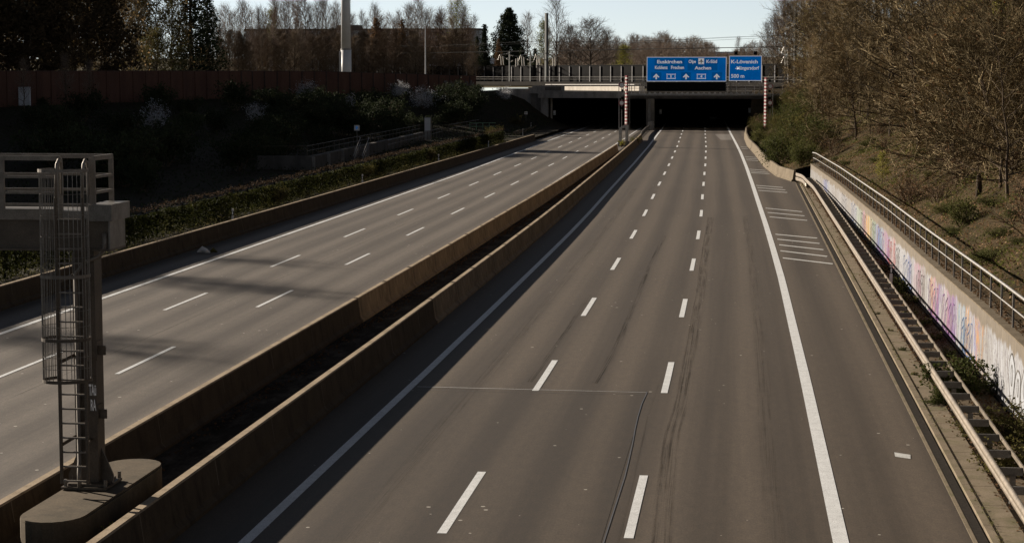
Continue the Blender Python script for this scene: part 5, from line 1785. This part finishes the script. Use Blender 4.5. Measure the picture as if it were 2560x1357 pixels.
one(lime_t, 12, 682, 42, 500, 7.8, .8, 'budding_tree', 'slim tree with fresh lime-green leaves among the bare trees on the left')
one(ivyc, 12, 940, 45, 470, 7.8, 1.0, 'ivy_clad_tree', 'brown ivy-clad tree with a rounded top right of the white mast')
one(ivyc, 12, 1005, 48, 465, 7.8, .9, 'ivy_clad_tree', 'brown ivy-clad tree with a pointed top beside the thin lamp post')
one(birch, 15, 1142, 6, 520, 7.8, 1.0, 'birch_tree', 'tall birch in pale green bud at the right end of the bare tree row')
one(bare_red[0], 12, 1100, 55, 470, 7.8, 1.2, 'bare_tree', 'reddish brown twiggy tree below the pale green birch')
one(bare_red[1], 12, 1170, 70, 480, 7.8, 1.1, 'bare_tree', 'reddish brown twiggy tree next to the small corrugated building')
one(spruce, 12, 1212, 62, 470, 7.8, .95, 'conifer', 'narrow dark spruce left of the big round-topped conifer')
one(spruce, 12, 1193, 92, 490, 7.8, .9, 'conifer', 'lower dark spruce at the edge of the small corrugated building')
one(sequoia, 17, 1272, 22, 475, 7.8, 1.0, 'conifer', 'huge dark conifer with a broad rounded crown against the sky')
one(ivyc, 12, 1246, 98, 455, 7.8, .75, 'conifer', 'small orange-brown conifer in front of the huge dark conifer')
one(spruce, 12, 1306, 118, 440, 7.8, 1.5, 'conifer', 'low dark evergreen at the foot of the huge conifer')
one(spruce, 12, 1338, 122, 436, 7.8, 1.3, 'conifer', 'low dark evergreen behind the tall railway mast')
one(open_, 16, 1392, 20, 480, 7.8, .98, 'bare_tree', 'tall open bare tree with a fan-shaped crown right of the tall railway mast')
one(bare[1], 14, 1318, 48, 500, 7.8, 1.2, 'bare_tree', 'pale bare tree between the huge conifer and the tall railway mast')
one(lime_t, 12, 1360, 68, 500, 7.8, .9, 'budding_tree', 'yellow-green budding tree beside the fan-shaped bare tree')
one(bare_red[0], 12, 1372, 84, 440, 7.8, .8, 'bare_tree', 'dark twiggy tree low behind the railway, right of the tall mast')
for px, py, Y, wd, lab in ((1425, 90, 480, 1.25, 'round brown bare tree directly right of the fan-shaped tree'), (1476, 76, 470, 1.6, 'largest round brown bare tree over the left tunnel'), (1515, 98, 520, 1.1, 'round bare tree half hidden by the largest round tree')):
    one(round_[px % 3], 12, px, py, Y, 7.8, wd, 'bare_tree', lab)
one(bare[2], 14, 1540, 100, 560, 8, 1.2, 'bare_tree', 'thin pale tree standing alone in the gap right of the round trees')
one(lime_t, 12, 1560, 122, 520, 8, 1.6, 'budding_tree', 'low olive budding shrub tree left of the large blue sign')
rng = random.Random(55)
wv, wf, wo = [], [], 0
for k in range(150):
    px = 1395 + 3.45 * k + rng.uniform(-5, 5)
    Y = rng.uniform(560, 1250)
    py = {0: 120, 1: 112, 2: 132}[k % 3] + rng.uniform(-10, 12) + (10 if px > 1780 else 0) - (8 if 1570 < px < 1680 else 0)
    if 1795 < px < 1835:
        py = 140
    x, zt = at(px, py, Y)
    z0 = z_back(0, Y) - .3
    h = max(5, zt - z0) / 12
    V, Fq = far_data[k % len(far_data)]
    a = rng.uniform(0, 6.28)
    w = h * rng.uniform(1.2, 1.7)
    Rm = np.array([[math.cos(a) * w, -math.sin(a) * w, 0], [math.sin(a) * w, math.cos(a) * w, 0], [0, 0, h]])
    wv.append(V @ Rm.T + np.array([x, Y, z0]))
    wf.append(Fq + wo)
    wo += len(V)
dw = link('distant_wood', np_mesh('distant_wood', np.concatenate(wv), np.concatenate(wf), M['twig_far']))
tag(dw, 'distant leafless wood beyond the railway, read as one brown mass', 'wood', None, 'stuff')
one(bare[0], 14, 1845, 100, 900, 12, 1.0, 'bare_tree', 'tallest faint bare tree over the smaller blue sign')

# -- right-hand woods
rng = random.Random(77)
spots = []
tries = 0
while len(spots) < 112 and tries < 5000:
    tries += 1
    Y = rng.uniform(88, 345)
    x0 = x_right0(Y)
    x = x0 + 3.5 + 2.5 * smooth01(90, 330, Y) + rng.random() ** 1.2 * (.155 * Y + 9 - x0 - 3.5)
    if x < x0 + 3 or (Y > 235 and x < x0 + 6.5 + 3.5 * smooth01(235, 300, Y)):
        continue
    if any((x - a) ** 2 + ((Y - b) * .55) ** 2 < 2.2 ** 2 for a, b in spots):
        continue
    spots.append((x, Y))
for k, (x, Y) in enumerate(spots):
    z0 = z_right(x, Y) - .2
    top = 9 + 205 * Y / 4978 + 3
    edge = smooth01(4, 16, x - x_right0(Y))
    h = (8.5 + 4.5 * edge) * rng.uniform(.85, 1.2)
    if Y > 250:
        h = min(15, max(h, (22 - z0) * (.55 + .5 * edge)))
    if k % 5 in (1, 4):
        plant(rng.choice(wood_c), 'bare_tree', (x, Y, z0), rng.uniform(-.9, .9), h / 13.5, 'dark thick-trunked leafless tree with long crooked limbs on the right slope', 'tree', 'dark thick-trunked trees on the right slope')
    elif k % 3 < 2:
        plant(rng.choice(wood), 'bare_tree', (x, Y, z0), rng.uniform(-.7, .7), h / 13, 'leafless tree leaning over the right slope, thin branches reaching towards the road', 'tree', 'bare trees on the right slope')
    else:
        plant(rng.choice(wood_b), 'bare_tree', (x, Y, z0), rng.uniform(-.7, .7), h / 13.5, 'leafless tree leaning over the right slope, thin branches reaching towards the road', 'tree', 'bare trees on the right slope')
for k, (px, py, Y) in enumerate([(1935, 48, 400), (1960, 30, 415), (1985, 12, 395), (2015, 4, 385), (2045, -10, 380), (2075, -14, 400), (1918, 70, 430), (2100, -20, 372), (1945, 62, 372), (1975, 45, 365), (2010, 30, 362), (2060, 10, 360), (2130, -10, 358), (2170, -20, 356), (2210, -20, 360)]):
    x, zt = at(px, py, Y)
    z0 = z_back(x, Y) - .2
    plant(round_[k % 3] if k % 2 else bare[k % 4], 'bare_tree', (x, Y, z0), k, (((zt - z0) / 12 * .8),) * 2 + ((zt - z0) / (12 if k % 2 else 14),), 'brown leafless tree in the wood rising behind the right railway mast', 'tree', 'bare trees behind the right mast')
rng = random.Random(83)
n = 0
for k in range(900):
    Y = rng.uniform(84, 330)
    x0 = x_right0(Y)
    x = x0 + 4.2 + 1.5 * smooth01(84, 200, Y) + rng.random() * max(1, .15 * Y + 4 - x0 - 4.2)
    if x > .15 * Y + 4 or (Y > 250 and x < x0 + 7):
        continue
    n += 1
    if n > 85:
        break
    s_ = rng.uniform(.65, 1.35)
    plant(rng.choice(thicket), 'bare_shrub', (x, Y, z_right(x, Y) - .1), rng.uniform(-.8, .8), (s_ * 1.15, s_ * 1.15, s_), 'many-stemmed leafless shrub in the golden brown undergrowth of the right slope', 'shrub', 'bare undergrowth on the right slope')
# a few branches with fresh yellow leaves at the upper right
one(lime_t, 12, 2500, -15, 118, 6.5, .5, 'budding_tree', 'young tree with bright yellow-green leaves at the upper right corner', 'tree')
# brambles, bushes on the slope
rng = random.Random(88)
n = 0
for k in range(400):
    Y = rng.uniform(62, 335)
    x0 = x_right0(Y)
    x = x0 + 1.3 + rng.random() * max(2, .15 * Y + 2 - x0)
    if x > .15 * Y + 3:
        continue
    n += 1
    if n > 110:
        break
    plant(rng.choice(bramble), 'bramble_bush', (x, Y, z_right(x, Y) - .1), rng.uniform(0, 6.28), rng.uniform(.55, 1.25), 'tangle of bare bramble stems with a few dead leaves on the right slope', 'bush', 'brambles on the right slope')
rng = random.Random(89)
for k in range(64):
    Y = rng.uniform(176, 334)
    x0 = x_right0(Y)
    x = x0 + .7 + rng.random() ** 1.1 * (4 + .045 * (Y - 170))
    s_ = rng.uniform(.75, 1.35) * (.62 if (Y > 225 and x < x0 + 4.5) else 1)
    pr_ = rng.choice(bush_g + bush_o)
    plant(pr_, 'green_bush', (x, Y, z_right(x, Y) - .15), rng.uniform(0, 6.28), s_, 'dense olive-green bush in the thicket between the pale barrier and the right tunnel mouth', 'bush', 'green bushes beside the pale barrier')
for x, Y, s_, lab in [(8.9, 128, .75, 'bright lime-leaved shrub on the slope above the far part of the graffiti wall'), (9.6, 88, .6, 'low green shrub on the slope just behind the handrail')]:
    plant(lime_t if s_ > .7 else bush_g[0], 'green_bush', (x, Y, z_right(x, Y) - .1), 1, (.22, .22, .16) if s_ > .7 else s_, lab, 'bush')
rng = random.Random(90)
for k in range(22):
    Y = rng.uniform(66, 170)
    x = x_right0(Y) + rng.uniform(1.2, 5)
    plant(rng.choice(bush_g), 'green_bush', (x, Y, z_right(x, Y) - .1), rng.uniform(0, 6.28), (lambda q: (q * 1.3, q * 1.3, q * .6))(rng.uniform(.2, .42)), 'small low green shrub among dead leaves behind the handrail', 'bush', 'small shrubs behind the handrail')
st = thing('tree_stump', 'short dark upright stump on the slope right of the handrail', 'stump', (11.3, 97, z_right(11.3, 97)))
MB().tube([(0, 0, -.2), (.02, 0, .5), (.0, .05, 1.0)], [.17, .14, .12], 9).build('trunk', M['bark_dark'], st, smooth=True)
MB().tube([(0, 0, .99), (.0, .02, 1.02)], [.115, .10], 9).build('cut_face', M['bark'], st)

plant(laurel, 'laurel_bush', (6.35, 57.6, 0), .4, (1.0, 1.15, 1.0), 'glossy green bush growing through the double guardrail', 'bush')
plant(laurel, 'laurel_bush', (5.55, 55.2, 0), 2.2, (.38, .5, .45), 'small leafy tuft spilling over the gutter in front of the guardrail', 'bush')
plant(laurel2, 'laurel_bush', (6.75, 50.2, 0), 1.1, (.85, 1.35, .95), 'olive small-leaved bush between guardrail and graffiti wall in the foreground', 'bush')
plant(laurel2, 'laurel_bush', (6.6, 45.5, 0), 4.1, (.8, 1.3, .85), 'small-leaved bush at the lower right frame edge behind the guardrail', 'bush')
for k, (x, y, s_) in enumerate([(6.6, 84, .9), (6.7, 87, .8), (6.75, 80.5, .7), (6.5, 93, .7), (6.7, 73, .6), (6.75, 69, .55), (6.6, 64.5, .6), (6.3, 101, .6), (6.2, 110, .55), (6.4, 76, .5)]):
    plant(weed_g, 'weed', (x, y, 0), k, s_ * 1.9, 'small green weed in the strip between guardrail and graffiti wall', 'plant', 'weeds along the graffiti wall')
for k, (x, y, s_) in enumerate([(5.35, 66, .5), (5.3, 71, .4), (5.28, 60.5, .45), (5.2, 76, .4), (5.62, 50.1, .35), (5.7, 62, .4)]):
    plant(weed_g, 'weed', (x, y, .03), k * 2, s_, 'tiny weed sprouting from the gutter joints', 'plant', 'weeds in the gutter')
plant(weed, 'weed', (-11.72, 40.5, .25), 0, .75, 'bright yellow-green weed at the right end of the concrete plinth', 'plant')
plant(weed, 'weed', (-11.65, 35.3, .55), 1, .6, 'pale leafy weed sprouting below the right side of the plinth', 'plant')
plant(weed, 'weed', (-11.7, 35.8, .5), 2, .5, 'smaller weed next to the one below the plinth', 'plant')
plant(bush_g[1], 'green_bush', (-13.9, 262.5, 0), 0, (.5, .7, .42), 'round green bush at the foot of the left striped gate', 'bush')
plant(weed, 'weed', (-15.1, 253, .3), 1, 2.4, 'yellow-green tuft on the median just before the left striped gate', 'plant')

blossoms = []
for px, py, Y, s_, lab in [(1055, 268, 312, .85, 'largest grey-white blossoming bush, below the right end of the brown wall'), (1000, 262, 318, .6, 'grey-white blossom bush just left of the largest one'),
                           (770, 275, 300, .75, 'grey blossom bush in the middle of the shaded bank'), (640, 330, 262, .6, 'pale blossom sprays low on the bank left of the basin'),
                           (540, 268, 296, .65, 'grey blossom bush touching the pale wall footing'), (385, 360, 230, .8, 'faint grey blossom bush above the left hedge near the gantry'),
                           (880, 300, 300, .5, 'small grey blossom bush behind the square notice'), (600, 258, 300, .5, 'thin grey blossom bush at the foot of the brown wall'), (1262, 244, 338, .55, 'grey-white blossom bush beside the pale bridge abutment')]:
    x, z = at(px, py, Y)
    gz = z_left(x, Y)
    blossoms.append((x, Y, s_))
    plant(bush_w[(px + Y) % 3], 'blossom_bush', (x, Y, max(gz, z - 2.2 * s_) - .2), px, s_, lab, 'bush')
# -- left bank: dark evergreen bushes, grey-white blossom bushes, bare shrubs
rng = random.Random(99)
n = 0
while n < 84:
    Y = rng.uniform(120, 343)
    xw = XW(Y)
    x = rng.uniform(xw + 2, -44 if Y < 262 else (-41.5 if Y < 325 else -36))
    px_ = 1855 + x / (Y - x * -.114) * 5025
    if px_ < -60:
        continue
    if any(abs(x - a) < 3.2 * q + 1.6 and -16 < Y - b < 1.5 for a, b, q in blossoms):
        continue
    n += 1
    plant(rng.choice(bush_d), 'dark_bush', (x, Y, z_left(x, Y) - .2), rng.uniform(0, 6.28), rng.uniform(.7, 1.25) * (.5 if x < xw + 14 else 1), 'almost black evergreen bush in the thicket on the shaded left bank', 'bush', 'dark bushes on the left bank')
for px, Y, s_, lab in [(165, 246, 1.0, 'bare pale shrub standing before the brown wall, nearest the pale cabinet'), (225, 250, .9, 'bare pale shrub before the brown wall, right of the pale cabinet'), (60, 240, .9, 'bare shrub at the far left in front of the brown wall')]:
    x, z = at(px, 250, Y)
    plant(bare[1], 'bare_shrub', (x, Y, z_left(x, Y)), px, (.5 * s_, .5 * s_, .48 * s_), lab, 'shrub')
plant(bush_o[0], 'green_bush', (-33.5, 268, .4), 0, (.8, .8, .7), 'feathery yellow-green bush at the far end of the left hedge', 'bush')
plant(bush_o[1], 'green_bush', (-36.2, 322, .6), 0, (.9, .8, .7), 'small brownish bush in front of the left tunnel pillar', 'bush')

# ------------------------------------------------------------------ hedge on a post-and-wire fence along the left barrier
fe = thing('wire_fence', 'dark post-and-wire fence overgrown by the clipped hedge on the left', 'fence', (-31.3, 160, .3))
fX = lambda y: -31.35 + .03 * (y - 160) * 0 + .18 * sL(y)
for y in frange(62, 262, 2.5):
    MB().box(fX(y) - .05, fX(y) + .05, y - .05, y + .05, .2, 1.86).build('post', M['black'], fe, True)
m = MB()
for z in (.6, 1.0, 1.4, 1.78):
    m.tube([(fX(y), y, z) for y in frange(62, 262, 20)], .012, 3)
m.build('wires', M['galv_dark'], fe, True)
g = np.random.default_rng(4)
n = 95000
Yh = g.uniform(62, 263, n)
den = np.sin(Yh * .35) * .5 + np.sin(Yh * 1.3 + 1) * .3
Zh = .30 + (1.42 + .05 * np.sin(Yh * .9) + .05 * np.sin(Yh * 2.3 + 2)) * g.random(n) ** (.75 + .2 * den)
Xh = np.array([fX(y) for y in Yh]) + g.normal(0, .16, n)
hd = thing('hedge', 'long clipped hedge with dry brown top and green leaves behind the left barrier', 'hedge', (-31.3, 160, .3))
P = np.stack([Xh + 31.3, Yh - 160, Zh - .3], 1)
link('foliage', leaf_mesh('foliage', P, .15, M['hedge'], 5), hd)
n = 7000
Yh = g.uniform(62, 263, n)
P = np.stack([np.array([fX(y) for y in Yh]) + 31.3 + g.normal(0, .14, n), Yh - 160, 1.73 + g.normal(0, .08, n) + .05 * np.sin(Yh * .9) + .05 * np.sin(Yh * 2.3 + 2)], 1)
link('dry_top', leaf_mesh('dry_top', P, .12, M['hedge_dry'], 6, .3), hd)
for x, y, s_, lab in [(-31.0, 163, .42, 'lime-green leafy patch in the hedge, the one further right'), (-31.0, 131, .40, 'lime-green leafy patch in the middle of the hedge'), (-31.0, 198, .5, 'lime-green leafy patch near the far third of the hedge')]:
    plant(bush_o[0], 'green_bush', (x, y, .4), y, (s_, s_ * 1.6, s_ * 1.15), lab, 'bush')

# ------------------------------------------------------------------ ground cover that nobody could count
def scatter(name, label, mat, P, size, seed, flat=.55, aspect=.6):
    o = link(name, leaf_mesh(name, P, size, mat, seed, aspect, flat))
    o['kind'] = 'stuff'
    tag(o, label, name.replace('_', ' '))
    return o
g = np.random.default_rng(12)
def slope_pts(n, y0, y1, dmax, p=1.0, lift=.04, seedfn=None):
    out = []
    while len(out) < n:
        Y = g.uniform(y0, y1)
        x = x_right0(Y) + .3 + g.random() ** p * dmax
        if seedfn and g.random() > seedfn(x, Y):
            continue
        out.append((x, Y, z_right(x, Y) + lift * g.random()))
    return np.array(out)
cl = lambda x, y: .12 + .88 * max(0, math.sin(x * .8 + y * .23) * math.sin(y * .11 - x * .35)) ** .7
scatter('leaf_litter', 'dead brown leaves scattered over the right slope', M['litter'], slope_pts(60000, 52, 240, 16, 1.1, .08), .12, 21, .4)
scatter('ground_ivy', 'low green ivy and weeds creeping over the right slope', M['ivy'], slope_pts(52000, 52, 300, 14, .9, .3, cl), .10, 22, .2)
scatter('dry_grass', 'thin dry grass over the right slope', M['grass'], slope_pts(38000, 52, 300, 14, 1, .35), .22, 23, 0, .1)
Y = g.uniform(30, 172, 9000)
P = np.stack([np.interp(Y, [60, 172], [6.75, 5.6]) + g.normal(0, .33, 9000), Y, .01 + .07 * g.random(9000)], 1)
scatter('leaf_litter', 'dead leaves lying between guardrail and graffiti wall', M['leaf_brown'], P, .10, 24)
Y = g.uniform(34, 168, 2600)
cl_ = np.abs(np.sin(Y * .33) * np.sin(Y * .117 + 1))
P = np.stack([5.66 - .22 * g.random(2600) ** 2 * cl_ * 2 + g.normal(0, .05, 2600), Y, .05 + .03 * g.random(2600)], 1)
scatter('leaf_litter', 'dry leaves and twigs swept along the gutter', M['leaf_brown'], P, .07, 25, .8)
Y = g.uniform(34, 168, 2200)
P = np.stack([5.05 + g.normal(0, .03, 2200), Y, .06 + .05 * g.random(2200) * (np.sin(Y * .5) > .2)], 1)
scatter('moss', 'moss and tiny weeds in the gutter joint', M['grass'], P, .06, 26, .5, .4)
Y = g.uniform(40, 165, 5200)
P = np.stack([np.array([XWALL(y) for y in Y]) + .25 + np.abs(g.normal(0, .25, 5200)), Y, np.array([HW(y) for y in Y]) + .04 + .04 * g.random(5200)], 1)
scatter('leaf_litter', 'dead leaves on the ledge below the handrail', M['leaf_brown'], P, .09, 27, .7)
Y = g.uniform(66, 262, 7000)
P = np.stack([np.array([fX(y) for y in Y]) + 1.1 + g.normal(0, .4, 7000), Y, .45 + .45 * g.random(7000) ** 2], 1)
scatter('verge_grass', 'sparse grass and weeds between the left barrier and the hedge', M['grass'], P, .26, 28, 0, .12)
Y = g.uniform(30, 240, 3600)
P = np.stack([-13.55 + np.array([sL(y) for y in Y]) + np.abs(g.normal(0, .22, 3600)), Y, .03 + .10 * g.random(3600) * (np.sin(Y * .4) > -.2)], 1)
scatter('leaf_litter', 'dark litter and weeds along the foot of the left median barrier', M['leaf_brown'], P, .09, 29, .6)
n = 42000
Y = g.uniform(110, 340, n)
X = np.array([XW(y) for y in Y])
X = X + 1 + g.random(n) * (-33 - X)
P = np.stack([X, Y, np.array([z_left(a, b) for a, b in zip(X, Y)]) + .5 * g.random(n)], 1)
scatter('ground_ivy', 'dark ground cover over the shaded left bank', M['leaf_dark'], P, .20, 30, .2)

# small rubbish by the far left barrier
tr_ = thing('litter_bag', 'crumpled pale scrap lying at the foot of the left barrier', 'litter', (-27.3, 99, 0))
MB().tube([(-.3, 0, .05), (-.05, .1, .2), (.2, -.05, .12), (.38, 0, .03)], [.04, .16, .12, .03], 7).build('scrap', M['white'], tr_)
MB().tube([(.35, .1, .05), (.5, .15, .16), (.72, .1, .06)], [.05, .13, .04], 7).build('twigs', M['leaf_olive'], tr_)

for o in list(bpy.data.objects):
    if not o.users_collection:
        bpy.data.objects.remove(o)
